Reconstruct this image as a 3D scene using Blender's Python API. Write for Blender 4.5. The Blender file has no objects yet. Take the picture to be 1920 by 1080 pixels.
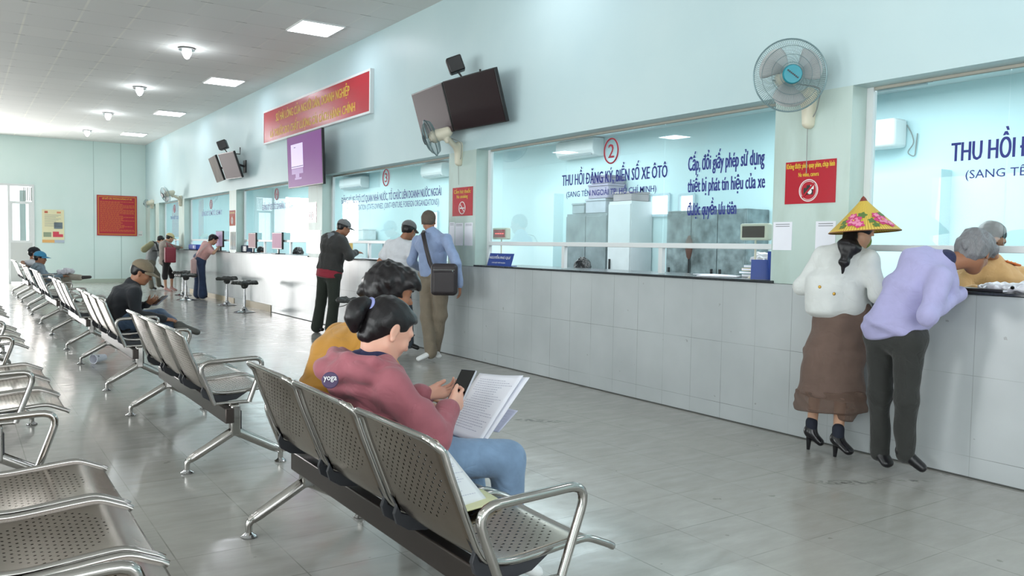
import bpy, math, random
import numpy as np
from mathutils import Vector, Matrix
SC = bpy.context.scene
COL = SC.collection
rnd = random.Random(7)
PI = math.pi

# ------------------------------------------------------------------ camera
CF, CY, CP, CR, CH = 1544.2, 0.5929, 0.0504, 0.0167, 1.2394   # focal length in px of a 1920 px wide frame, yaw, pitch down, roll, height
_F = np.array([math.sin(CY)*math.cos(CP), math.cos(CY)*math.cos(CP), -math.sin(CP)])
_R = np.array([math.cos(CY), -math.sin(CY), 0.0]); _U = np.cross(_R, _F)
_R2 = math.cos(CR)*_R + math.sin(CR)*_U; _U2 = -math.sin(CR)*_R + math.cos(CR)*_U
_R, _U = _R2, _U2
EYE = np.array([0, 0, CH])
cd = bpy.data.cameras.new('camera'); cam = bpy.data.objects.new('camera', cd); COL.objects.link(cam)
cd.sensor_width = 36; cd.lens = CF/1920*36; cd.clip_start = 0.05; cd.clip_end = 300
M = Matrix(((_R[0], _U[0], -_F[0], 0), (_R[1], _U[1], -_F[1], 0), (_R[2], _U[2], -_F[2], CH), (0, 0, 0, 1)))
cam.matrix_world = M
SC.camera = cam

def at(px, py, d):
    """world point on the sight line of a photo pixel, d metres deep"""
    return EYE + d*(_F + (px-960)/CF*_R + (540-py)/CF*_U)

# ------------------------------------------------------------------ light and exposure
SC.view_settings.view_transform = 'Standard'; SC.view_settings.look = 'None'
SC.view_settings.gamma = 1; SC.view_settings.exposure = 0.12; SC.view_settings.use_curve_mapping = False
SC.cycles.max_bounces = 7; SC.cycles.diffuse_bounces = 4; SC.cycles.glossy_bounces = 4
SC.cycles.transparent_max_bounces = 16; SC.cycles.transmission_bounces = 4
SC.cycles.sample_clamp_indirect = 6; SC.cycles.use_denoising = True
SC.cycles.caustics_reflective = False; SC.cycles.caustics_refractive = False
W = bpy.data.worlds.new('daylight'); SC.world = W; W.use_nodes = True
bg = W.node_tree.nodes['Background']; bg.inputs[0].default_value = (0.93, 0.97, 1.0, 1); bg.inputs[1].default_value = 2.6
DAY = 185.0      # power of the daylight entering each opening of the left wall
PANEL = 10.0      # emission of the ceiling panels
OFFICE = 105.0    # power of the lamps of the counter offices
def area(name, loc, size, power, direction, color=(1, 1, 1)):
    L = bpy.data.lights.new(name, 'AREA'); L.shape = 'RECTANGLE'; L.size, L.size_y = size; L.energy = power; L.color = color
    o = bpy.data.objects.new(name, L); COL.objects.link(o); o.location = loc
    o.rotation_euler = Vector(direction).to_track_quat('-Z', 'Y').to_euler()
    return o
for yy in (-1.5, 3.2, 7.9):
    area('daylight_doorway', (-6.95, yy, 1.45), (2.6, 3.0), DAY, (1, 0, 0.12), (0.96, 0.99, 1.0))
area('daylight_far_doorway', (-0.45, 26.2, 1.4), (2.5, 2.6), 400.0, (0, -1, 0), (1.0, 0.98, 0.96))
area('fill_behind', (0.5, -3.9, 1.9), (6.0, 2.6), 55.0, (0, 1, 0), (0.95, 0.98, 1.0))  # added fill light at the unseen opening behind the camera
for yy in (0.6, 5.2, 9.8, 14.4, 19.0, 23.6):
    area('office_ceiling_light', (6.6, yy, 2.9), (2.6, 3.0), OFFICE, (0, 0, -1), (0.88, 0.97, 1.0))  # area lights added under the office ceiling, standing in for its tube lamps

# ------------------------------------------------------------------ materials
def lin(c):
    if isinstance(c, str):
        c = [int(c[i:i+2], 16)/255 for i in (0, 2, 4)]
    return tuple(x/12.92 if x <= 0.04045 else ((x+0.055)/1.055)**2.4 for x in c[:3])
MATS = {}
class NT:
    def __init__(s, m):
        m.use_nodes = True; s.t = m.node_tree; s.n = s.t.nodes; s.l = s.t.links; s.b = s.n['Principled BSDF']; s.out = s.n['Material Output']
    def new(s, typ, **kw):
        nd = s.n.new(typ)
        for k, v in kw.items(): setattr(nd, k, v)
        return nd
    def put(s, sock, v):
        if hasattr(v, 'is_linked') or isinstance(v, bpy.types.NodeSocket): s.l.new(v, sock)
        else: sock.default_value = v
    def math(s, op, a, b=0.0, c=0.0):
        nd = s.new('ShaderNodeMath', operation=op)
        s.put(nd.inputs[0], a); s.put(nd.inputs[1], b); s.put(nd.inputs[2], c)
        return nd.outputs[0]
    def mix(s, f, a, b):
        nd = s.new('ShaderNodeMix', data_type='RGBA')
        s.put(nd.inputs[0], f); s.put(nd.inputs[6], a if not isinstance(a, tuple) else (*a, 1)[:4]); s.put(nd.inputs[7], b if not isinstance(b, tuple) else (*b, 1)[:4])
        return nd.outputs[2]
    def noise(s, scale, detail=3, vec=None, rough=0.5):
        nd = s.new('ShaderNodeTexNoise'); nd.inputs['Scale'].default_value = scale; nd.inputs['Detail'].default_value = detail; nd.inputs['Roughness'].default_value = rough
        if vec is not None: s.l.new(vec, nd.inputs['Vector'])
        return nd.outputs[0]
    def ramp(s, f, a, b, lo=0.0, hi=1.0):
        nd = s.new('ShaderNodeMapRange'); s.put(nd.inputs[0], f); nd.inputs[1].default_value = a; nd.inputs[2].default_value = b; nd.inputs[3].default_value = lo; nd.inputs[4].default_value = hi
        return nd.outputs[0]
    def bump(s, h, strength=0.3, dist=0.01):
        nd = s.new('ShaderNodeBump'); nd.inputs['Strength'].default_value = strength; nd.inputs['Distance'].default_value = dist
        s.l.new(h, nd.inputs['Height']); s.l.new(nd.outputs[0], s.b.inputs['Normal'])
    def pos(s):
        g = s.new('ShaderNodeNewGeometry'); sp = s.new('ShaderNodeSeparateXYZ'); s.l.new(g.outputs['Position'], sp.inputs[0]); return g.outputs['Position'], sp.outputs
    def obj(s):
        g = s.new('ShaderNodeTexCoord'); return g.outputs['Object']
    def line(s, coord, origin, pitch, half):
        """1 on grid lines"""
        a = s.math('SUBTRACT', coord, origin); a = s.math('DIVIDE', a, pitch); a = s.math('FRACT', a); a = s.math('SUBTRACT', a, 0.5); a = s.math('ABSOLUTE', a)
        return s.math('GREATER_THAN', a, 0.5-half/pitch)

def mat(name, color, rough=0.5, metal=0.0, var=0.0, vscale=8.0, bump=0.0, bscale=60.0, spec=0.5, emit=None, estr=0.0, coat=0.0, alpha=1.0, sheen=0.0, trans=0.0, sss=0.0):
    if name in MATS: return MATS[name]
    m = bpy.data.materials.new(name); n = NT(m); c = lin(color)
    n.b.inputs['Roughness'].default_value = rough; n.b.inputs['Metallic'].default_value = metal
    n.b.inputs['Specular IOR Level'].default_value = spec
    n.b.inputs['Base Color'].default_value = (*c, 1)
    v = n.obj()
    if var > 0:
        nz = n.noise(vscale, 4, v)
        a = tuple(x*(1-var) for x in c); b = tuple(min(1, x*(1+var)) for x in c)
        n.l.new(n.mix(n.ramp(nz, 0.3, 0.7), a, b), n.b.inputs['Base Color'])
    if bump > 0: n.bump(n.noise(bscale, 3, v), bump, 0.004)
    if coat: n.b.inputs['Coat Weight'].default_value = coat
    if sheen: n.b.inputs['Sheen Weight'].default_value = sheen
    if trans: n.b.inputs['Transmission Weight'].default_value = trans
    if sss: n.b.inputs['Subsurface Weight'].default_value = sss; n.b.inputs['Subsurface Scale'].default_value = 0.02
    if alpha < 1: n.b.inputs['Alpha'].default_value = alpha
    if emit is not None:
        n.b.inputs['Emission Color'].default_value = (*lin(emit), 1); n.b.inputs['Emission Strength'].default_value = estr
    MATS[name] = m
    return m

STAINS = [(3.42, 4.72, 0.30, 2.4), (3.95, 2.62, 0.25, 2.6), (4.30, 2.45, 0.12, 2.5), (4.12, 13.4, 0.10, 1.2), (4.25, 12.9, 0.08, 0.5), (2.0, 4.6, 0.06, 1.0)]
def floor_mat():
    m = bpy.data.materials.new('glazed_floor_tile'); n = NT(m); P, (x, y, z) = n.pos()
    l1 = n.line(x, 0.69, 0.387, 0.0026); l2 = n.line(y, 3.33, 0.387, 0.0022)
    ln = n.math('MAXIMUM', l1, l2)
    f1 = n.math('FLOOR', n.math('DIVIDE', n.math('SUBTRACT', x, 0.69), 0.387)); f2 = n.math('FLOOR', n.math('DIVIDE', n.math('SUBTRACT', y, 3.33), 0.387))
    cmb = n.new('ShaderNodeCombineXYZ'); n.l.new(f1, cmb.inputs[0]); n.l.new(f2, cmb.inputs[1])
    wn = n.new('ShaderNodeTexWhiteNoise', noise_dimensions='2D'); n.l.new(cmb.outputs[0], wn.inputs['Vector'])
    mp = n.new('ShaderNodeMapping'); mp.inputs['Scale'].default_value = (1.0, 3.0, 1); n.l.new(P, mp.inputs[0])
    smear = n.noise(4.5, 6, mp.outputs[0], 0.62); big = n.noise(0.9, 4, P)
    base = n.mix(n.ramp(smear, 0.35, 0.68), lin('9f9d98'), lin('aaa8a3'))
    base = n.mix(n.ramp(big, 0.35, 0.65, 0, 0.30), base, lin('a29e93'))
    base = n.mix(n.math('MULTIPLY', wn.outputs[0], 0.10), base, lin('cfcfc8'))
    spots = n.noise(11, 2, P); dirt = n.math('MULTIPLY', n.math('GREATER_THAN', spots, 0.735), 0.35)
    base = n.mix(dirt, base, lin('55524c'))
    for sx, sy, sr, ang in STAINS:
        dx = n.math('SUBTRACT', x, sx); dy = n.math('SUBTRACT', y, sy)
        a = n.math('ADD', n.math('MULTIPLY', dx, math.cos(ang)/sr), n.math('MULTIPLY', dy, math.sin(ang)/sr)); c = n.math('ADD', n.math('MULTIPLY', dx, -math.sin(ang)/(sr*0.22)), n.math('MULTIPLY', dy, math.cos(ang)/(sr*0.22)))
        r = n.math('SQRT', n.math('ADD', n.math('MULTIPLY', a, a), n.math('MULTIPLY', c, c)))
        k = n.math('MULTIPLY', n.ramp(r, 0.2, 1.0, 1.0, 0.0), n.ramp(n.noise(30, 4, P), 0.42, 0.6, 0.0, 0.85)); base = n.mix(k, base, lin('4d4b46'))
    lv = n.ramp(n.noise(2.5, 2, P), 0.4, 0.6, 0.15, 0.6)
    base = n.mix(n.math('MULTIPLY', ln, lv), base, lin('6f6e69'))
    n.l.new(base, n.b.inputs['Base Color'])
    n.l.new(n.ramp(smear, 0.3, 0.7, 0.10, 0.26), n.b.inputs['Roughness'])
    n.b.inputs['Specular IOR Level'].default_value = 0.62
    n.bump(n.noise(5.0, 2, P), 0.06, 0.02)
    return m

def walltile_mat():
    m = bpy.data.materials.new('white_counter_tile'); n = NT(m); P, (x, y, z) = n.pos()
    l1 = n.line(y, 7.42, 0.3003, 0.0016); z1 = n.line(z, 0.12, 0.45, 0.0016)
    ln = n.math('MAXIMUM', l1, z1)
    big = n.noise(1.3, 4, P)
    base = n.mix(n.ramp(big, 0.35, 0.65), lin('b0b6b8'), lin('bec4c6'))
    st = n.noise(16, 3, P); base = n.mix(n.math('MULTIPLY', n.math('GREATER_THAN', st, 0.74), 0.4), base, lin('6d6a62'))
    lv = n.ramp(n.noise(1.9, 3, P), 0.35, 0.65, 0.12, 0.85)
    base = n.mix(n.math('MULTIPLY', ln, lv), base, lin('6a6c6a'))
    n.l.new(base, n.b.inputs['Base Color']); n.b.inputs['Roughness'].default_value = 0.2; n.b.inputs['Specular IOR Level'].default_value = 0.42
    n.bump(n.noise(3.0, 2, P), 0.05, 0.02)
    return m

def paint_mat(name, col, col2, stain=None, zs=None):
    m = bpy.data.materials.new(name); n = NT(m); P, (x, y, z) = n.pos()
    base = n.mix(n.ramp(n.noise(0.7, 4, P), 0.35, 0.65), lin(col), lin(col2))
    if stain:
        mp = n.new('ShaderNodeMapping'); mp.inputs['Scale'].default_value = (1, 1.4, 0.5); n.l.new(P, mp.inputs[0])
        s1 = n.ramp(n.noise(2.4, 5, mp.outputs[0]), 0.5, 0.75, 0, 0.55); base = n.mix(s1, base, lin(stain))
    n.l.new(base, n.b.inputs['Base Color']); n.b.inputs['Roughness'].default_value = 0.42
    return m

def ceiling_mat():
    m = bpy.data.materials.new('grid_ceiling_panel'); n = NT(m); P, (x, y, z) = n.pos()
    l1 = n.line(x, 0.7477, 0.5725, 0.013); l2 = n.line(y, 10.14, 0.632, 0.006)
    f1 = n.math('FLOOR', n.math('DIVIDE', n.math('SUBTRACT', x, 0.7477), 0.5725)); f2 = n.math('FLOOR', n.math('DIVIDE', n.math('SUBTRACT', y, 10.14), 0.632))
    cmb = n.new('ShaderNodeCombineXYZ'); n.l.new(f1, cmb.inputs[0]); n.l.new(f2, cmb.inputs[1])
    wn = n.new('ShaderNodeTexWhiteNoise', noise_dimensions='2D'); n.l.new(cmb.outputs[0], wn.inputs['Vector'])
    base = n.mix(n.ramp(wn.outputs[0], 0.0, 1.0, 0, 0.5), lin('dadbd9'), lin('e4e4e1'))
    base = n.mix(n.math('MULTIPLY', n.math('MULTIPLY', l1, n.ramp(x, 0.9, 2.6, 1.0, 0.3)), n.ramp(n.noise(0.8, 2, P), 0.35, 0.6, 0.3, 0.95)), base, lin('efeee6'))
    near = n.line(x, 0.7477, 0.5725, 0.07)
    d2 = n.math('MULTIPLY', l2, n.math('ADD', n.math('MULTIPLY', near, 0.75), 0.25))
    base = n.mix(n.math('MULTIPLY', d2, n.ramp(n.noise(1.6, 2, P), 0.3, 0.6, 0.3, 1.0)), base, lin('5b5a52'))
    n.l.new(base, n.b.inputs['Base Color']); n.b.inputs['Roughness'].default_value = 0.75
    return m

def glass_mat():
    m = bpy.data.materials.new('clear_window_glass'); n = NT(m); n.n.remove(n.b)
    fr = n.new('ShaderNodeFresnel'); fr.inputs[0].default_value = 1.45
    gl = n.new('ShaderNodeBsdfGlossy'); gl.inputs['Roughness'].default_value = 0.01; gl.inputs['Color'].default_value = (1, 1, 1, 1)
    tr = n.new('ShaderNodeBsdfTransparent'); tr.inputs['Color'].default_value = (0.93, 0.975, 0.98, 1)
    mx = n.new('ShaderNodeMixShader'); n.l.new(n.ramp(fr.outputs[0], 0, 1, 0.0, 0.28), mx.inputs[0]); n.l.new(tr.outputs[0], mx.inputs[1]); n.l.new(gl.outputs[0], mx.inputs[2])
    n.l.new(mx.outputs[0], n.out.inputs['Surface'])
    return m

def steel_mat(name, col, rough, holes=False):
    m = bpy.data.materials.new(name); n = NT(m); v = n.obj()
    c = lin(col)
    nz = n.noise(5, 5, v, 0.6)
    n.l.new(n.mix(n.ramp(nz, 0.3, 0.7), tuple(x*0.82 for x in c), c), n.b.inputs['Base Color'])
    n.b.inputs['Metallic'].default_value = 1.0
    n.l.new(n.ramp(nz, 0.3, 0.7, rough*1.3, rough*0.8), n.b.inputs['Roughness'])
    if holes:
        uv = n.new('ShaderNodeUVMap'); sp = n.new('ShaderNodeSeparateXYZ'); n.l.new(uv.outputs[0], sp.inputs[0]); u, w = sp.outputs[0], sp.outputs[1]
        d = None
        for ou, ov in ((0, 0), (0.5, 0.5)):
            a = n.math('SUBTRACT', n.math('FRACT', n.math('ADD', n.math('DIVIDE', u, 0.034), ou)), 0.5)
            b = n.math('SUBTRACT', n.math('FRACT', n.math('ADD', n.math('DIVIDE', w, 0.034), ov)), 0.5)
            r = n.math('SQRT', n.math('ADD', n.math('MULTIPLY', a, a), n.math('MULTIPLY', b, b)))
            d = r if d is None else n.math('MINIMUM', d, r)
        hole = n.math('LESS_THAN', d, 0.115)
        au = n.math('ABSOLUTE', u)
        def region(vc, hu, hv):
            q = n.math('DIVIDE', n.math('ABSOLUTE', n.math('SUBTRACT', w, vc)), hv)
            q = n.math('ADD', n.math('MULTIPLY', q, q), n.math('POWER', n.math('DIVIDE', au, hu), 2.0))
            return n.math('LESS_THAN', q, 1.0)
        reg = n.math('MAXIMUM', region(0.17, 0.20, 0.135), region(0.57, 0.21, 0.15))
        hole = n.math('MULTIPLY', hole, reg)
        n.l.new(n.math('SUBTRACT', 1.0, hole), n.b.inputs['Alpha'])
    m_ = m
    return m_

# ------------------------------------------------------------------ mesh helpers
def rot_to(d):
    return Vector(d).to_track_quat('Z', 'Y').to_matrix()
class MB:
    def __init__(s): s.v = []; s.f = []; s.uv = {}
    def add(s, vs, fs):
        b = len(s.v); s.v += [tuple(map(float, v)) for v in vs]; s.f += [tuple(i+b for i in f) for f in fs]; return s
    def box(s, c, h, R=None):
        vs = []
        for sx, sy, sz in ((-1, -1, -1), (1, -1, -1), (1, 1, -1), (-1, 1, -1), (-1, -1, 1), (1, -1, 1), (1, 1, 1), (-1, 1, 1)):
            v = Vector((sx*h[0], sy*h[1], sz*h[2]))
            if R is not None: v = R @ v
            vs.append(v+Vector(c))
        return s.add(vs, [(0, 3, 2, 1), (4, 5, 6, 7), (0, 1, 5, 4), (1, 2, 6, 5), (2, 3, 7, 6), (3, 0, 4, 7)])
    def span(s, x0, x1, y0, y1, z0, z1):
        return s.box(((x0+x1)/2, (y0+y1)/2, (z0+z1)/2), (abs(x1-x0)/2, abs(y1-y0)/2, abs(z1-z0)/2))
    def tube(s, pts, r, n=10, caps=True, closed=False):
        pts = [Vector(p) for p in pts]; rings = []; N = len(pts)
        rr = r if isinstance(r, (list, tuple)) else [r]*N
        up = None
        for i, p in enumerate(pts):
            if closed: d = (pts[(i+1) % N]-pts[i-1])
            else: d = pts[min(i+1, N-1)]-pts[max(i-1, 0)]
            d.normalize()
            if up is None: up = d.orthogonal().normalized()
            up = (up-d*up.dot(d)).normalized(); w = d.cross(up)
            rings.append([p+(up*math.cos(a)+w*math.sin(a))*rr[i] for a in [2*PI*k/n for k in range(n)]])
        vs = [v for ring in rings for v in ring]; fs = []
        M_ = N if closed else N-1
        for i in range(M_):
            j = (i+1) % N
            for k in range(n): fs.append((i*n+k, i*n+(k+1) % n, j*n+(k+1) % n, j*n+k))
        if caps and not closed: fs += [tuple(range(n))[::-1], tuple((N-1)*n+k for k in range(n))]
        return s.add(vs, fs)
    def lathe(s, prof, c, axis=(0, 0, 1), n=24, sx=1, sy=1):
        R = rot_to(axis); vs = []; fs = []
        for r, z in prof:
            for k in range(n):
                a = 2*PI*k/n; vs.append(R @ Vector((r*sx*math.cos(a), r*sy*math.sin(a), z))+Vector(c))
        for i in range(len(prof)-1):
            for k in range(n): fs.append((i*n+k, i*n+(k+1) % n, (i+1)*n+(k+1) % n, (i+1)*n+k))
        if prof[0][0] > 1e-6: fs.append(tuple(range(n))[::-1])
        if prof[-1][0] > 1e-6: fs.append(tuple((len(prof)-1)*n+k for k in range(n)))
        return s.add(vs, fs)
    def ball(s, c, r, n=12):
        if not isinstance(r, (tuple, list)): r = (r, r, r)
        vs = []; fs = []; m = n//2
        for i in range(m+1):
            t = PI*i/m
            for k in range(n): a = 2*PI*k/n; vs.append((c[0]+r[0]*math.sin(t)*math.cos(a), c[1]+r[1]*math.sin(t)*math.sin(a), c[2]+r[2]*math.cos(t)))
        for i in range(m):
            for k in range(n): fs.append((i*n+k, (i+1)*n+k, (i+1)*n+(k+1) % n, i*n+(k+1) % n))
        return s.add(vs, fs)
    def slab(s, pts, thick):
        """flat polygon (3-D points) given a real thickness"""
        P = [Vector(p) for p in pts]; nn = (P[1]-P[0]).cross(P[2]-P[0]).normalized()*thick; n = len(P)
        return s.add([p for p in P]+[p+nn for p in P], [tuple(range(n))[::-1], tuple(range(n, 2*n))]+[(i, (i+1) % n, n+(i+1) % n, n+i) for i in range(n)])
    def build(s, name, m, parent=None, off=(0, 0, 0), smooth=False, bevel=0.0, seg=2):
        me = bpy.data.meshes.new(name); o = Vector(off)
        me.from_pydata([tuple(Vector(v)-o) for v in s.v], [], s.f); me.update()
        if isinstance(m, bpy.types.Material): me.materials.append(m)
        if smooth: me.polygons.foreach_set('use_smooth', [True]*len(me.polygons))
        ob = bpy.data.objects.new(name, me); COL.objects.link(ob)
        if parent is not None: ob.parent = parent
        if bevel > 0:
            b = ob.modifiers.new('bevel', 'BEVEL'); b.width = bevel; b.segments = seg; b.limit_method = 'ANGLE'
            for p in me.polygons: p.use_smooth = True
            me.set_sharp_from_angle(angle=math.radians(35)) if hasattr(me, 'set_sharp_from_angle') else None
        elif smooth and hasattr(me, 'set_sharp_from_angle'): me.set_sharp_from_angle(angle=math.radians(50))
        return ob
def arc(c, r, a0, a1, n, ax=(1, 0, 0), ay=(0, 0, 1)):
    ax, ay, c = Vector(ax), Vector(ay), Vector(c)
    return [c+(ax*math.cos(a0+(a1-a0)*i/n)+ay*math.sin(a0+(a1-a0)*i/n))*r for i in range(n+1)]
def roundpath(pts, r, n=5, closed=False):
    P = [Vector(p) for p in pts]; out = []; N = len(P)
    for i, p in enumerate(P):
        if not closed and i in (0, N-1): out.append(p); continue
        a, b = P[i-1], P[(i+1) % N]; d1 = (a-p); d2 = (b-p); q = min(r, d1.length*0.48, d2.length*0.48)
        s_, e_ = p+d1.normalized()*q, p+d2.normalized()*q
        for k in range(n+1):
            t = k/n; out.append(s_*(1-t)**2+p*2*t*(1-t)+e_*t*t)
    return out
def tag(o, label, cat, group=None, kind=None):
    if label: o['label'] = label
    if cat: o['category'] = cat
    if group: o['group'] = group
    if kind: o['kind'] = kind
    return o
def thing(name, label, cat, loc=(0, 0, 0), rz=0.0, group=None, kind=None):
    o = bpy.data.objects.new(name, None); COL.objects.link(o); o.location = loc; o.rotation_euler = (0, 0, rz); o.empty_display_size = 0.1
    return tag(o, label, cat, group, kind)
def dup(root, loc, label, group=None, rz=None):
    r = root.copy(); COL.objects.link(r); r.location = loc; r['label'] = label
    if rz is not None: r.rotation_euler = (0, 0, rz)
    if group: r['group'] = group
    for ch in list(root.children):
        c = ch.copy(); COL.objects.link(c); c.parent = r
        for g in ch.children:
            d = g.copy(); COL.objects.link(d); d.parent = c
    return r
def structure(o): o['kind'] = 'structure'; return o

def lettering(name, txt, p0, p1, zt, zb, m, parent, off=(0, 0, 0), right=(0, -1, 0), up=(0, 0, 1), bold=0.0, thick=0.0015, shear=0.0, zslope=0.0):
    """text mesh that fills the span from p0 to p1 (start, end along 'right'), heights zb to zt (cap height incl. marks)"""
    cu = bpy.data.curves.new(name, 'FONT'); cu.body = txt.replace('Đ', '\u00d0'); cu.offset = 0.003; cu.resolution_u = 2; cu.extrude = 0
    ob = bpy.data.objects.new(name, cu); COL.objects.link(ob)
    dg = bpy.context.evaluated_depsgraph_get(); me = bpy.data.meshes.new_from_object(ob.evaluated_get(dg)); bpy.data.objects.remove(ob)
    n = len(me.vertices); co = np.empty(n*3); me.vertices.foreach_get('co', co); co = co.reshape(-1, 3)
    mn, mx = co.min(0), co.max(0); L = (Vector(p1)-Vector(p0)).length
    u = (co[:, 0]-mn[0])/(mx[0]-mn[0])*L; w = (co[:, 1]-mn[1])/(mx[1]-mn[1])*(zt-zb)+zb
    R_, U_ = np.array(right, float), np.array(up, float); N_ = np.cross(R_, U_)
    base = np.array(p0, float)
    out = base[None, :]+u[:, None]*R_+w[:, None]*U_+N_*thick
    out -= np.array(off, float)
    fs = [tuple(p.vertices) for p in me.polygons]
    if bold > 0:      # heavier strokes
        d = min(bold*0.55*(zt-zb), 0.0032); sh = [(-d, 0), (0, 0), (d, 0)]
        out = np.concatenate([out+R_*a+U_*b_+N_*0.00006*k for k, (a, b_) in enumerate(sh)]); fs = [tuple(i+n*k for i in f) for k in range(len(sh)) for f in fs]
    me = bpy.data.meshes.new(name); me.from_pydata(out.tolist(), [], fs); me.update(); me.materials.append(m)
    o = bpy.data.objects.new(name, me); COL.objects.link(o)
    if parent is not None: o.parent = parent
    return o

# ------------------------------------------------------------------ implicit-surface modelling (bodies, clothes, soft things)
def V(*a): return np.array(a, float)
def nrm(v): v = np.asarray(v, float); return v/(np.linalg.norm(v)+1e-12)
def lof(a, b, ra, rb=None, lat=None, k=0.02, cut=False, capf=1.0):
    rb = ra if rb is None else rb
    ra = (ra, ra) if np.isscalar(ra) else tuple(ra); rb = (rb, rb) if np.isscalar(rb) else tuple(rb)
    return dict(t='l', a=np.asarray(a, float), b=np.asarray(b, float), ra=ra, rb=rb, lat=lat, k=k, cut=cut, capf=capf)
def ell(c, r, B=None, k=0.02, cut=False):
    return dict(t='e', c=np.asarray(c, float), r=np.asarray(r, float), B=np.eye(3) if B is None else np.asarray(B, float), k=k, cut=cut)
def rbox(c, h, B=None, r=0.005, k=0.01, cut=False):
    return dict(t='b', c=np.asarray(c, float), h=np.asarray(h, float), B=np.eye(3) if B is None else np.asarray(B, float), r=r, k=k, cut=cut)
def smin(a, b, k):
    h = np.maximum(k-np.abs(a-b), 0)/k; return np.minimum(a, b)-h*h*k*0.25
def pdist(p, X):
    if p['t'] == 'l':
        a, b = p['a'], p['b']; ax = b-a; L = np.linalg.norm(ax)+1e-9; u = ax/L; d = X-a; t0 = d@u; t = np.clip(t0/L, 0, 1)
        if p['lat'] is None and p['ra'][0] == p['ra'][1] and p['rb'][0] == p['rb'][1]:
            r = p['ra'][0]+(p['rb'][0]-p['ra'][0])*t; q = d-t[..., None]*ax; return np.sqrt((q*q).sum(-1))-r
        lat = np.asarray(p['lat'], float) if p['lat'] is not None else np.array([0, 1., 0]); lat = nrm(lat-u*(lat@u)); dp = np.cross(u, lat)
        w = p['ra'][0]+(p['rb'][0]-p['ra'][0])*t; e = p['ra'][1]+(p['rb'][1]-p['ra'][1])*t
        x, y, z = d@lat, d@dp, t0-t*L; m = np.minimum(w, e)
        return (np.sqrt((x/w)**2+(y/e)**2+(z/(m*p['capf']))**2)-1)*m
    q = (X-p['c'])@p['B'].T
    if p['t'] == 'e':
        r = p['r']; return (np.sqrt(((q/r)**2).sum(-1))-1)*r.min()
    h = p['h']-p['r']; a = np.abs(q)-h; return np.sqrt((np.maximum(a, 0)**2).sum(-1))+np.minimum(a.max(-1), 0)-p['r']
def pbox(p):
    if p['t'] == 'l':
        m1, m2 = max(p['ra']), max(p['rb']); lo = np.minimum(p['a']-m1, p['b']-m2); hi = np.maximum(p['a']+m1, p['b']+m2)
    else:
        ext = np.abs(p['B'].T)@(p['r'] if p['t'] == 'e' else p['h']); lo, hi = p['c']-ext, p['c']+ext
    return lo, hi
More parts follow.
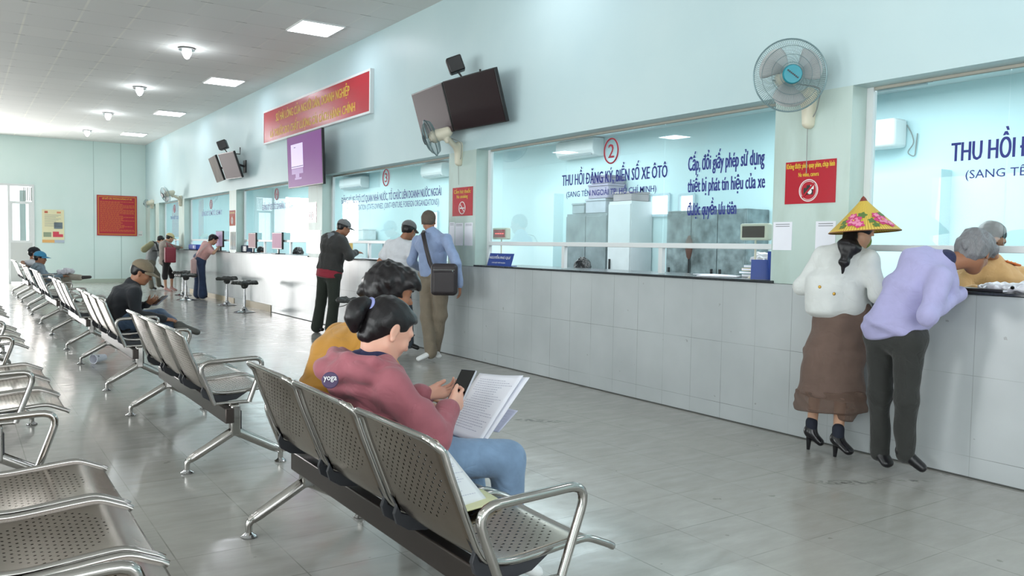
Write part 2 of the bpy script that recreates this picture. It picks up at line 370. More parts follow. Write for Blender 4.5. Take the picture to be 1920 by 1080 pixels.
def surface(prims, h, wrinkle=0.0, wscale=18.0, smooth=2, seed=1):
    bb = [pbox(p) for p in prims if not p['cut']]
    lo = np.min([b[0] for b in bb], 0)-3*h-wrinkle; hi = np.max([b[1] for b in bb], 0)+3*h+wrinkle
    N = np.ceil((hi-lo)/h).astype(int)+1
    F = np.full(N, 1.0, np.float32); axs = [lo[i]+h*np.arange(N[i]) for i in range(3)]
    for p in prims:
        l, u = pbox(p); mg = p['k']+2.5*h
        i0 = np.clip(np.floor((l-mg-lo)/h).astype(int), 0, N); i1 = np.clip(np.ceil((u+mg-lo)/h).astype(int)+1, 0, N)
        if (i1 <= i0).any(): continue
        G = np.stack(np.meshgrid(*[axs[i][i0[i]:i1[i]] for i in range(3)], indexing='ij'), -1)
        d = pdist(p, G).astype(np.float32); sl = tuple(slice(i0[i], i1[i]) for i in range(3))
        F[sl] = -smin(-F[sl], d, p['k']) if p['cut'] else smin(F[sl], d, p['k'])
    if wrinkle > 0:
        rs = np.random.RandomState(seed); X, Y, Z = np.meshgrid(*axs, indexing='ij', sparse=True)
        wv = 0
        for i in range(7):
            kx, ky, kz = rs.normal(size=3)*wscale*(0.6+0.25*i); ph = rs.rand()*6.28
            wv = wv+np.sin(kx*X+ky*Y+kz*Z+ph+1.3*np.sin(0.5*kz*X+0.4*kx*Z+ph))
        F = F+(wrinkle/2.6*wv).astype(np.float32)
    S = F < 0
    cs = [S[i:N[0]-1+i, j:N[1]-1+j, k:N[2]-1+k] for i in (0, 1) for j in (0, 1) for k in (0, 1)]
    cnt = sum(c.astype(np.int8) for c in cs); act = (cnt > 0) & (cnt < 8)
    idx = -np.ones(act.shape, np.int64); I = np.argwhere(act); idx[act] = np.arange(len(I))
    acc = np.zeros((len(I), 3)); num = np.zeros(len(I))
    offs = [(i, j, k) for i in (0, 1) for j in (0, 1) for k in (0, 1)]
    vals = {o: F[I[:, 0]+o[0], I[:, 1]+o[1], I[:, 2]+o[2]].astype(float) for o in offs}
    for o in offs:
        for ax in range(3):
            if o[ax] == 0:
                o2 = list(o); o2[ax] = 1; o2 = tuple(o2); a, b = vals[o], vals[o2]; cr = (a < 0) != (b < 0)
                t = np.where(cr, a/np.where(a-b == 0, 1, a-b), 0); pt = np.tile(np.array(o, float), (len(I), 1)); pt[:, ax] += t
                acc[cr] += pt[cr]; num[cr] += 1
    v = (I+acc/num[:, None])*h+lo
    quads = []
    for ax in range(3):
        o1, o2 = [(1, 2), (2, 0), (0, 1)][ax]
        sl = [slice(1, N[i]-1) for i in range(3)]; sl[ax] = slice(0, N[ax]-1); sl2 = list(sl); sl2[ax] = slice(1, N[ax])
        A, Bv = S[tuple(sl)], S[tuple(sl2)]; cr = A != Bv; E_ = np.argwhere(cr)
        if not len(E_): continue
        E_ = E_+np.array([0 if i == ax else 1 for i in range(3)]); ins = A[cr]
        def cell(d1, d2):
            q = E_.copy(); q[:, o1] -= d1; q[:, o2] -= d2; return idx[q[:, 0], q[:, 1], q[:, 2]]
        q = np.stack([cell(1, 1), cell(0, 1), cell(0, 0), cell(1, 0)], 1)
        q[~ins] = q[~ins][:, ::-1]; quads.append(q)
    Q = np.concatenate(quads); Q = Q[(Q >= 0).all(1)]
    for _ in range(smooth):
        e = np.concatenate([Q[:, [i, (i+1) % 4]] for i in range(4)]); s_ = np.zeros_like(v); c_ = np.zeros(len(v))
        for i in range(3): s_[:, i] = np.bincount(e[:, 0], v[e[:, 1], i], len(v))+np.bincount(e[:, 1], v[e[:, 0], i], len(v))
        c_ = np.bincount(e[:, 0], minlength=len(v))+np.bincount(e[:, 1], minlength=len(v))
        v = v*0.45+0.55*s_/np.maximum(c_, 1)[:, None]
    return v, Q
def soft(name, prims, m, parent=None, off=(0, 0, 0), h=0.008, wrinkle=0.0, wscale=18.0, smooth=2, seed=1):
    v, Q = surface(prims, h, wrinkle, wscale, smooth, seed)
    me = bpy.data.meshes.new(name); me.vertices.add(len(v)); me.vertices.foreach_set('co', (v-np.asarray(off, float)).astype(np.float32).ravel())
    me.loops.add(len(Q)*4); me.polygons.add(len(Q)); me.loops.foreach_set('vertex_index', Q.ravel().astype(np.int32))
    me.polygons.foreach_set('loop_start', np.arange(0, len(Q)*4, 4, dtype=np.int32)); me.polygons.foreach_set('use_smooth', np.ones(len(Q), bool))
    me.update(calc_edges=True); me.validate(); me.materials.append(m)
    o = bpy.data.objects.new(name, me); COL.objects.link(o)
    if parent is not None: o.parent = parent
    return o

# ------------------------------------------------------------------ palette
M_FLOOR = floor_mat(); M_TILE = walltile_mat(); M_CEIL = ceiling_mat(); M_GLASS = glass_mat()
M_WALL = paint_mat('mint_wall_paint', 'bcd5da', 'c6dcdf'); M_PILLAR = paint_mat('stained_pillar_paint', 'b4c9c4', 'c2d4ce', stain='93a396')
M_FAR = paint_mat('pale_green_far_wall', 'd3e8e4', 'dbece9')
M_OFF = paint_mat('office_cyan_paint', 'c6dfe3', 'cfe6e9')
M_ALU = mat('white_aluminium', 'dfe3e4', 0.35); M_GRAN = mat('dark_granite', '2b2f33', 0.2, var=0.3, vscale=60)
M_BLUE = mat('blue_vinyl_lettering', '1a2880', 0.5); M_RED = mat('red_vinyl_lettering', 'a92a3c', 0.5)
M_REDB = mat('red_board', 'b3162b', 0.22); M_YEL = mat('yellow_lettering', 'e7c23a', 0.5); M_WHITE = mat('white_paint', 'e8eaea', 0.5)
M_BLACK = mat('black_plastic', '1b1a1c', 0.35); M_TV = mat('dark_screen_glass', '2b1f22', 0.3, spec=0.12); M_CHROME = steel_mat('polished_chrome', 'c9c9cb', 0.10)
M_STEEL = steel_mat('brushed_seat_steel', '9a8d80', 0.22, holes=True); M_RAIL = steel_mat('steel_tube', 'b7b4b0', 0.14); M_BEAM = mat('dark_bronze_beam', '4a4340', 0.35, metal=0.7)
M_GREYP = mat('dark_grey_plastic', '35363b', 0.45); M_PAPER = mat('white_paper', 'e9ebf4', 0.7, var=0.02); M_CREAM = mat('cream_plastic', 'd9d4c0', 0.4)
M_CAB = mat('weathered_grey_steel_cabinet', '737e82', 0.4, var=0.25, vscale=5); M_LAMP = mat('lit_ceiling_panel', 'ffffff', 0.5, emit='f3f6ff', estr=PANEL)
M_BULB = mat('lit_bulb', 'ffffff', 0.5, emit='f2faff', estr=14)

# ------------------------------------------------------------------ the room
XW, XG = 4.632, 4.80           # hall face of the counter wall, glass plane
YF, YB, XL, ZC = 26.3, -4.0, -7.0, 4.03
T = 0.2
def sbox(name, spans, m, parent=None, **k):
    b = MB()
    for s in spans: b.span(*s)
    o = b.build(name, m, parent, **k)
    return structure(o) if parent is None else o
sbox('floor', [(XL-0.2, 9.0, YB-0.2, YF, -0.12, 0)], M_FLOOR)
sbox('ground_outside', [(XL-25, XL-0.2, YB-10, YF+30, -0.16, -0.04), (XL-0.2, 9.0, YF, YF+30, -0.16, -0.04)], mat('sunlit_concrete', 'd8d4cc', 0.9))
sbox('ceiling', [(XL-0.2, XW, YB-0.2, YF+0.2, ZC, ZC+0.12)], M_CEIL)
OPEN = [(-2.4, 3.12), (3.70, 7.60), (8.19, 12.10), (12.70, 16.78), (17.28, 21.33), (21.93, 24.37), (24.85, 25.65)]
ZS, ZT = 1.00, 2.275
sp = [(XW, XW+T, YB, YF, ZT, ZC+0.1), (XW+0.003, XW+T, YB, YF, 0, ZS)]
sbox('wall_right', [sp[0]], M_WALL)
piers = []; y0 = YB
for a, b in OPEN:
    piers.append((y0, a)); y0 = b
piers.append((y0, YF))
sbox('wall_right_piers', [(XW+0.0, XW+T, a, b, 1.018, ZT) for a, b in piers if b > a], M_PILLAR)
sbox('wall_right_counter', [(XW-0.001, XW+T, YB, 24.85, 0, 1.015), (XW-0.001, XW+T, 25.65, YF, 0, 1.015)], M_TILE)
# far wall with the open doorway
DX0, DX1, DZ = -1.75, 1.18, 2.72
sbox('wall_far', [(DX1+0.6, XW+T, YF, YF+0.2, 0, ZC), (XL, DX0, YF, YF+0.2, 0, ZC), (DX0, DX1+0.6, YF, YF+0.2, DZ, ZC)], M_FAR)
sbox('trim_1', [(3.96, 3.975, YF-0.004, YF, 0, ZC), (3.25, 3.26, YF-0.004, YF, 0, ZC)], mat('panel_joint', '9fb8b2', 0.6))
sbox('baseboard_far', [(DX1+0.6, XW, YF-0.012, YF, 0, 0.11)], mat('pale_skirting_tile', 'b8c3b6', 0.25))
# left wall: piers between tall doorways, behind the camera the same
b = MB(); y0 = YB
for yy in (-1.5, 3.2, 7.9):
    b.span(XL-0.2, XL, y0, yy-1.5, 0, ZC); b.span(XL-0.2, XL, yy-1.5, yy+1.5, 2.8, ZC); y0 = yy+1.5
b.span(XL-0.2, XL, y0, YF, 0, ZC); structure(b.build('wall_left', M_FAR))
sbox('wall_back', [(XL, -2.7, YB-0.2, YB, 0, ZC), (3.7, XW, YB-0.2, YB, 0, ZC), (-2.7, 3.7, YB-0.2, YB, 3.3, ZC), (-2.7, 3.7, YB-0.2, YB, 0, 0.5)], M_FAR)
# offices behind the counters
sbox('office_wall', [(8.42, 8.6, YB, YF, 0, 2.97), (XW+T, 8.42, YB-0.1, YB, 0, 2.97), (XW+T, 8.42, YF, YF+0.2, 0, 2.97)], M_OFF)
sbox('office_wall_projection', [(8.22, 8.42, 4.51, 5.9, 0, 2.09), (8.22, 8.42, 11.0, 11.55, 0, 2.13), (8.25, 8.42, 21.9, 22.2, 0, 2.95)], M_OFF)
sbox('office_ceiling', [(XW+T, 8.6, YB, YF, 2.97, 3.05)], mat('office_ceiling_white', 'd5e2e4', 0.7))
sbox('office_wall_inner', [(XW+T, XW+T+0.004, YB, YF, ZT, 2.97), (XW+T, XW+T+0.004, YB, YF, 0, 0.99)], M_OFF)

# ------------------------------------------------------------------ teller windows
def window(n, a, b, mull, joints, has_top=True):
    w = thing('window_%d' % n, None, None, (XG, a, ZS), kind='structure'); off = (XG, a, ZS)
    f = MB(); f.span(XG-0.02, XG+0.02, a+0.001, a+0.045, 1.036, ZT-0.001); f.span(XG-0.02, XG+0.02, b-0.045, b-0.001, 1.036, ZT-0.001); f.build('window_frame', M_ALU, w, off)
    f = MB(); f.span(XG-0.014, XG+0.014, a+0.046, b-0.046, ZT-0.018, ZT-0.001); f.build('top_channel', mat('grey_beige_channel', 'a9a69b', 0.6), w, off)
    t = MB(); t.span(XG-0.026, XG+0.026, a+0.045, b-0.045, 1.248, 1.288); t.build('transom_bar', M_ALU, w, off, bevel=0.004)
    for y in mull:
        q = MB(); q.span(XG-0.018, XG+0.018, y-0.022, y+0.022, 1.04, 1.248); q.build('mullion', M_ALU, w, off)
    ys = [a+0.045]+sorted(joints)+[b-0.045]
    for i in range(len(ys)-1):
        g = MB(); g.span(XG-0.003, XG+0.003, ys[i]+0.003, ys[i+1]-0.003, 1.288, ZT-0.018); g.build('glass_pane', M_GLASS, w, off)
    c = MB(); c.span(XW-0.02, XG+0.45, a-0.03, b+0.0, 1.017, 1.035); c.build('granite_ledge', M_GRAN, w, off, bevel=0.004)
    return w, off
w1, o1 = window(1, -2.4, 3.12, (0.9, -0.8), (2.27, 0.9, -0.8))
w2, o2 = window(2, 3.70, 7.60, (4.93, 6.24), (4.93, 6.24))
w3, o3 = window(3, 8.19, 12.10, (9.42, 10.72), (9.42, 10.72))
w4, o4 = window(4, 12.70, 16.78, (14.0, 15.45), (14.0, 15.45))
w5, o5 = window(5, 17.28, 21.33, (18.6, 20.0), (18.6, 20.0))
w6, o6 = window(6, 21.93, 24.37, (23.1,), (23.1,))
w7, o7 = window(7, 24.85, 25.65, (), ())
XT = XG-0.004
def wtext(w, off, txt, ya, yb, zt, zb, bold=0.0, m=None):
    lettering('lettering', txt, (XT, ya, 0), (XT, yb, 0), zt, zb, m or M_BLUE, w, off, bold=bold)
def circle_no(w, off, num, y, z, r, m=None):
    m = m or M_RED; b = MB(); b.tube([(XT-0.002, y+r*0.85*math.cos(a), z+r*math.sin(a)) for a in [2*PI*i/36 for i in range(36)]], 0.007, 6, closed=True)
    b.build('number_ring', m, w, off)
    lettering('lettering', num, (XT, y+r*0.36, 0), (XT, y-r*0.36, 0), z+r*0.56, z-r*0.56, m, w, off, bold=0.035)
wtext(w1, o1, 'THU HỒI ĐĂNG KÝ, BIỂN SỐ XE ÔTÔ', 2.575, 1.10, 1.945, 1.755, 0.035)
wtext(w1, o1, '(SANG TÊN NGOÀI TP. HỒ CHÍ MINH)', 2.49, 1.20, 1.745, 1.655)
circle_no(w1, o1, '1', 1.85, 2.10, 0.11)
circle_no(w2, o2, '2', 5.587, 2.095, 0.108)
wtext(w2, o2, 'THU HỒI ĐĂNG KÝ, BIỂN SỐ XE ÔTÔ', 6.29, 4.886, 1.985, 1.805, 0.035)
wtext(w2, o2, '(SANG TÊN NGOÀI TP. HỒ CHÍ MINH)', 6.22, 5.01, 1.795, 1.695, 0.02)
wtext(w2, o2, 'Cấp, đổi giấy phép sử dụng', 4.655, 3.916, 2.005, 1.82, 0.032)
wtext(w2, o2, 'thiết bị phát tín hiệu của xe', 4.655, 3.905, 1.825, 1.655, 0.032)
wtext(w2, o2, 'được quyền ưu tiên', 4.65, 4.16, 1.64, 1.475, 0.032)
circle_no(w3, o3, '3', 10.19, 2.135, 0.11)
wtext(w3, o3, 'ĐĂNG KÝ XE ÔTÔ CƠ QUAN NHÀ NƯỚC, TỔ CHỨC LIÊN DOANH NƯỚC NGOÀI', 11.73, 8.66, 1.985, 1.815, 0.03)
wtext(w3, o3, '(VEHICLE REGISTRATION (STATE-OWNED, JOINT-VENTURE, FOREIGN ORGANIZATIONS))', 11.65, 8.71, 1.80, 1.70, 0.01)
circle_no(w4, o4, '4', 14.77, 2.11, 0.10)
wtext(w4, o4, 'ĐĂNG KÝ XE ÔTÔ CÁ NHÂN, CƠ QUAN', 15.6, 13.89, 1.985, 1.82, 0.03)
circle_no(w5, o5, '5', 19.41, 2.08, 0.10)
wtext(w5, o5, 'ĐĂNG KÝ XE MÔTÔ, XE MÁY', 20.25, 18.5, 1.98, 1.81, 0.03)
wtext(w6, o6, 'TRẢ KẾT QUẢ', 23.7, 22.6, 1.94, 1.80, 0.03)
circle_no(w6, o6, '6', 23.2, 2.09, 0.10)

# aluminium door standing open in the far doorway
d1 = thing('door_1', None, None, (DX1, YF, 0), kind='structure'); do = (DX1, YF, 0)
b = MB(); b.span(DX1-0.03, DX1+0.03, YF-0.03, YF+0.03, 0, DZ-0.001); b.span(DX1+0.54, DX1+0.598, YF-0.03, YF+0.03, 0, DZ-0.001); b.span(DX1+0.03, DX1+0.54, YF-0.028, YF+0.028, DZ-0.06, DZ-0.001); b.span(DX1+0.03, DX1+0.54, YF-0.028, YF+0.028, 2.18, 2.25)
b.span(DX0+0.03, DX1-0.03, YF-0.028, YF+0.028, DZ-0.06, DZ-0.001); b.span(DX0-0.03, DX0+0.03, YF-0.03, YF+0.03, 0, DZ)
b.build('door_frame', M_ALU, d1, do)
b = MB()
for i in range(5): b.span(DX1+0.34+i*0.045, DX1+0.36+i*0.045, YF-0.01, YF+0.01, 2.27, DZ-0.08)
b.build('transom_grille', mat('grey_grille', '8f9a96', 0.5), d1, do)
b = MB(); b.span(DX1+0.03, DX1+0.54, YF-0.015, YF+0.015, 0.05, 1.12)
for i in range(11): b.span(DX1+0.06+i*0.043, DX1+0.072+i*0.043, YF-0.02, YF, 0.08, 1.08)
b.build('door_panel', mat('ribbed_door_panel', 'cfd3d2', 0.4), d1, do)
b = MB(); b.span(DX1+0.03, DX1+0.08, YF-0.02, YF+0.02, 1.12, 2.18); b.span(DX1+0.46, DX1+0.54, YF-0.02, YF+0.02, 1.12, 2.18); b.span(DX1+0.08, DX1+0.46, YF-0.02, YF+0.02, 1.12, 1.18); b.build('door_sash', M_ALU, d1, do)
b = MB(); b.span(DX1+0.08, DX1+0.46, YF-0.003, YF+0.003, 1.18, 2.18); b.build('glass_pane', M_GLASS, d1, do)
b = MB(); b.span(DX1+0.30, DX1+0.45, YF+0.9, YF+0.95, 0, 2.6); structure(b.build('trim_2', mat('grey_outer_post', '8d9694', 0.6)))
# beige skirting strips left along the counter foot
sk = mat('beige_skirting', 'b9ab90', 0.5)
sbox('baseboard_right', [(XW-0.016, XW-0.002, 16.9, 20.7, 0, 0.10)], sk)
sbox('baseboard_right_broken', [(XW-0.016, XW-0.002, 14.55, 16.25, 0, 0.12)], sk)
sbox('trim_3', [(XW-0.009, XW-0.001, YB, 14.5, 0, 0.008)], mat('dark_floor_gap', '4d4f4c', 0.8))

# ------------------------------------------------------------------ ceiling lights
def panel_light(cx, cy, label):
    t = thing('ceiling_panel_light', label, 'ceiling light', (cx, cy, ZC), group='square lit ceiling panels')
    b = MB(); b.box((0, 0, -0.012), (0.272, 0.30, 0.004)); b.build('diffuser', M_LAMP, t)
    b = MB()
    for s in (-1, 1): b.box((s*0.279, 0, -0.01), (0.007, 0.314, 0.009)); b.box((0, s*0.307, -0.01), (0.272, 0.007, 0.009))
    b.build('frame', M_WHITE, t)
PL = [(3.895, 10.45, 'square lit ceiling panel in the ceiling, nearest one in view'), (3.895, 14.87, 'lit ceiling panel second nearest along the counter side'),
      (3.895, 19.3, 'lit ceiling panel above the far pair of screens, third nearest'), (3.895, 23.72, 'small lit ceiling panel closest to the far wall')]
for a in PL: panel_light(*a)
for yy in (-2.8, 1.6, 6.03):
    panel_light(3.895, yy, 'lit ceiling panel overhead beyond the top edge of the view')
for xx in (-1.8, -5.2):
    for yy in (-2.8, 1.6, 6.03, 10.45, 14.87, 19.3, 23.72): panel_light(xx, yy, 'lit ceiling panel over the side of the hall away from the counter')
def bulb_light(cx, cy, label):
    t = thing('ceiling_bulb_lamp', label, 'ceiling lamp', (cx, cy, ZC), group='bare bulb lamps on the ceiling')
    b = MB(); b.lathe([(0.03, 0), (0.11, -0.005), (0.115, -0.03), (0.095, -0.035), (0.05, -0.02), (0.0, -0.02)], (0, 0, 0), n=24); b.build('reflector_ring', M_CHROME, t, smooth=True)
    b = MB(); b.lathe([(0.0, -0.02), (0.062, -0.03), (0.068, -0.06), (0.055, -0.10), (0.03, -0.145), (0.0, -0.16)], (0, 0, 0), n=16); b.build('bulb', M_BULB, t, smooth=True)
    L = bpy.data.lights.new('bulb_light', 'POINT'); L.energy = 6; L.shadow_soft_size = 0.06; L.color = (0.9, 0.97, 1.0); o = bpy.data.objects.new('bulb_light', L); COL.objects.link(o); o.location = (cx, cy, ZC-0.24)
for a in [(2.80, 12.69, 'bright bulb lamp on the ceiling, largest and nearest of the row'), (2.80, 16.42, 'bright bulb lamp on the ceiling, second of the row'),
          (2.80, 20.2, 'bright bulb lamp on the ceiling, third of the row'), (2.80, 23.75, 'smallest bright bulb lamp, next to the far wall')]: bulb_light(*a)
def tube_lamp(y, x=7.9, label='', lit=False):
    t = thing('tube_lamp', label, 'tube lamp', (x, y, 2.95), group='office tube lamps')
    b = MB(); b.box((0, 0, 0), (0.03, 0.62, 0.018)); b.build('housing', mat('grey_lamp_housing', 'a9b4b8', 0.5), t)
    b = MB(); b.tube([(0, -0.58, -0.03), (0, 0.58, -0.03)], 0.013, 8); b.build('tube', M_LAMP if lit else mat('unlit_tube', 'c5cdd0', 0.4), t)
tube_lamp(5.15, 8.0, 'fluorescent tube lamp on office ceiling above the officer'); tube_lamp(15.2, 7.2, 'fluorescent tube lamp seen through the window numbered 4', True); tube_lamp(12.9, 7.6, 'fluorescent tube lamp behind the window numbered 3', True)

# ------------------------------------------------------------------ waiting benches
def bench_proto():
    t = thing('waiting_bench', 'x', 'bench', (0, 0, 0), group='three-seat steel waiting benches')
    prof = [(-0.035, 0.752), (-0.022, 0.757), (-0.008, 0.745), (0.022, 0.66), (0.055, 0.575), (0.085, 0.50), (0.105, 0.455), (0.13, 0.423), (0.17, 0.408), (0.23, 0.403), (0.31, 0.408), (0.40, 0.416), (0.455, 0.419), (0.485, 0.413), (0.520, 0.398), (0.552, 0.384)]
    # refine profile
    P = [Vector((x, 0, z)) for x, z in prof]; fine = []
    for i in range(len(P)-1):
        p0, p1, p2, p3 = P[max(i-1, 0)], P[i], P[i+1], P[min(i+2, len(P)-1)]
        for k in range(3):
            q = k/3; fine.append(0.5*((2*p1)+(p2-p0)*q+(2*p0-5*p1+4*p2-p3)*q*q+(3*p1-p0-3*p2+p3)*q**3))
    fine.append(P[-1])
    L = [0]
    for i in range(1, len(fine)): L.append(L[-1]+(fine[i]-fine[i-1]).length)
    tot = L[-1]
    for si in (-1, 0, 1):
        yc = si*0.545; hw = 0.247; me = bpy.data.meshes.new('seat_shell'); vs = []; fs = []; NU = 12
        for i, p in enumerate(fine):
            for j in range(NU+1):
                rc = 0.045; dt = L[i]; he = hw if dt >= rc else hw-rc+math.sqrt(max(0, rc*rc-(rc-dt)**2))
                u = -he+2*he*j/NU; dish = 0.008*(1-(u/hw)**2)
                nx = Vector((0.3, 0, -1)) if L[i] > 0.42 else Vector((-1, 0, -0.35)); nx.normalize()
                vs.append(tuple(p+Vector((0, yc+u, 0))+nx*dish))
        for i in range(len(fine)-1):
            for j in range(NU): a = i*(NU+1)+j; fs.append((a, a+NU+1, a+NU+2, a+1))
        me.from_pydata(vs, [], fs); uv = me.uv_layers.new(name='UVMap')
        for pl in me.polygons:
            pl.use_smooth = True
            for li, vi in zip(pl.loop_indices, pl.vertices): uv.data[li].uv = (-hw+2*hw*(vi % (NU+1))/NU, L[vi//(NU+1)])
        me.materials.append(M_STEEL); o = bpy.data.objects.new('seat_shell', me); COL.objects.link(o); o.parent = t
        so = o.modifiers.new('thickness', 'SOLIDIFY'); so.thickness = 0.0025
        b = MB(); rc = 0.045; side = [p for p, d in zip(fine, L) if d >= rc]; top0 = fine[1]; dn0 = (side[0]-top0).normalized()
        def cor(sd):   # rounded corner from the side up to the top edge
            out = []
            for k in range(1, 9):
                a = PI/2*k/8; out.append(top0+dn0*(rc-rc*math.sin(a))+Vector((0, yc+sd*(hw-rc+rc*math.cos(a)), 0)))
            return out
        left = [p+Vector((0, yc-hw, 0)) for p in side[::-1]]; right = [p+Vector((0, yc+hw, 0)) for p in side]
        b.tube([left[0]+Vector((0.014, 0, -0.009))]+left+cor(-1)+cor(1)[::-1]+right+[right[-1]+Vector((0.014, 0, -0.009))], 0.0105, 8); b.build('edge_tube', M_RAIL, o, smooth=True)
        for sd in (-1, 1):
            b = MB(); y = yc+sd*0.228
            b.slab([(0.102, y, 0.455), (0.090, y, 0.42), (0.100, y, 0.388), (0.14, y, 0.362), (0.20, y, 0.352), (0.28, y, 0.362), (0.34, y, 0.40), (0.17, y, 0.398), (0.115, y, 0.42), (0.09, y, 0.47)], 0.016)
            b.build('seat_bracket', M_GREYP, o, bevel=0.006)
    b = MB(); b.box((0.215, 0, 0.295), (0.024, 0.90, 0.042)); b.build('beam', M_BEAM, t, bevel=0.006)
    for sd in (-1, 1):
        y = sd*0.862
        b = MB(); b.box((0.25, y, 0.265), (0.026, 0.030, 0.085)); post = b.build('leg_post', M_RAIL, t, bevel=0.008)
        b = MB(); b.box((0.278, y, 0.265), (0.004, 0.020, 0.05)); b.build('post_inlay', M_GREYP, post)
        for fx, dx in ((0.0, -1), (0.505, 1)):
            b = MB(); pts = roundpath([(0.25-dx*0.01, y, 0.212), (fx-dx*0.03, y, 0.082), (fx, y, 0.066), (fx, y, 0.016)], 0.03, 4); n_ = len(pts)
            b.tube([Vector(p) for p in pts], [0.025-0.011*i/(n_-1) if i else 0.026 for i in range(n_)], 10); lg = b.build('leg', M_RAIL, t, smooth=True)
            b = MB(); b.lathe([(0.032, 0), (0.034, 0.006), (0.02, 0.014), (0.012, 0.024)], (fx, y, 0), n=16); b.build('foot_pad', M_CHROME, lg, smooth=True)
        y = sd*0.853
        b = MB(); b.tube(roundpath([(0.145, y, 0.355), (0.055, y, 0.585), (0.42, y, 0.600), (0.33, y, 0.355)], 0.075, 6)[:-1]+[(0.33, y, 0.355)], 0.0135, 10)
        b.tube([(0.145, y, 0.358), (0.33, y, 0.358)], 0.010, 8); b.build('armrest', M_RAIL, t, smooth=True)
    return t
BY = [2.57, 5.42, 8.27, 11.25, 14.6, 17.72, 20.85]
BL = ['nearest three-seat steel bench, holding the woman in the pink hoodie', 'empty steel bench directly beyond the pink hoodie woman', 'steel bench on which the man in tan cap sits with his phone',
      'empty steel bench beyond the man in the black jacket', 'empty steel bench, fifth of the row, before the blue-capped man', 'far steel bench where the blue-capped man crosses his legs', 'farthest steel bench of the row, closest to the far wall']
BL2 = ['nearest bench of the row beside the aisle, its seat fronts in the lower corner', 'second bench of the row cut by the picture edge, striped reflections on seats', 'third bench of the row cut by the picture edge',
       'fourth bench of the row cut by the picture edge, only seat corners showing', 'fifth bench of the row cut by the picture edge, hardly showing']
bp = bench_proto()
for i, y in enumerate(BY):
    if i == 0: bp.location = (1.0, y, 0); bp['label'] = BL[0]
    else: dup(bp, (1.0 + (0.03 if i > 4 else 0), y, 0), BL[i])
for i in range(4): dup(bp, (-0.11, BY[i]+(0.03 if i == 0 else 0), 0), BL2[i])

# ------------------------------------------------------------------ stools
def stool(x, y, rz, label, first=[None], tilt=0.0):
    if first[0] is not None: return dup(first[0], (x, y, 0), label, rz=rz)
    t = thing('bar_stool', label, 'stool', (x, y, 0), rz, group='worn black stools at the counter')
    b = MB(); b.lathe([(0.185, 0), (0.19, 0.008), (0.15, 0.018), (0.08, 0.03), (0.045, 0.06), (0.032, 0.09)], (0, 0, 0), n=28); b.build('base', M_CHROME, t, smooth=True)
    b = MB(); b.tube([(0, 0, 0.05), (0, 0, 0.30)], 0.027, 14); b.tube([(0, 0, 0.29), (0, 0, 0.50)], 0.019, 12); b.build('pole', M_CHROME, t, smooth=True)
    soft('seat', [rbox((0, 0, 0.515), (0.185, 0.165, 0.026), r=0.024), ell((0.02, 0, 0.575), (0.14, 0.22, 0.045), k=0.03, cut=True), lof((0.15, -0.12, 0.54), (0.15, 0.12, 0.54), 0.022, k=0.03), lof((-0.15, -0.12, 0.535), (-0.15, 0.12, 0.535), 0.02, k=0.03),
                  lof((0, 0, 0.47), (0, 0, 0.50), 0.06, k=0.03)], mat('cracked_black_leather', '2e302e', 0.42, var=0.4, vscale=18, bump=0.3, bscale=90), t, h=0.008, wrinkle=0.004, wscale=40)
    b = MB(); b.tube([(0.02, 0.02, 0.49), (0.10, 0.10, 0.45), (0.14, 0.14, 0.44)], 0.006, 6); b.build('height_lever', M_CHROME, t, smooth=True)
    first[0] = t; return t
stool(4.2, 14.70, 0.4, 'worn black stool, front one of the pair before the window numbered 4')
stool(4.36, 16.45, 1.0, 'worn black stool, rear one of the pair before the window numbered 4')
stool(3.97, 18.15, 0.2, 'worn black stool next to the jeans of the bending woman')
stool(4.27, 19.80, 0.7, 'worn black stool half hidden behind the other near the bending woman')
stool(4.2, 9.85, 2.4, 'worn black stool between the dark jacket man and the mustard shirt person')

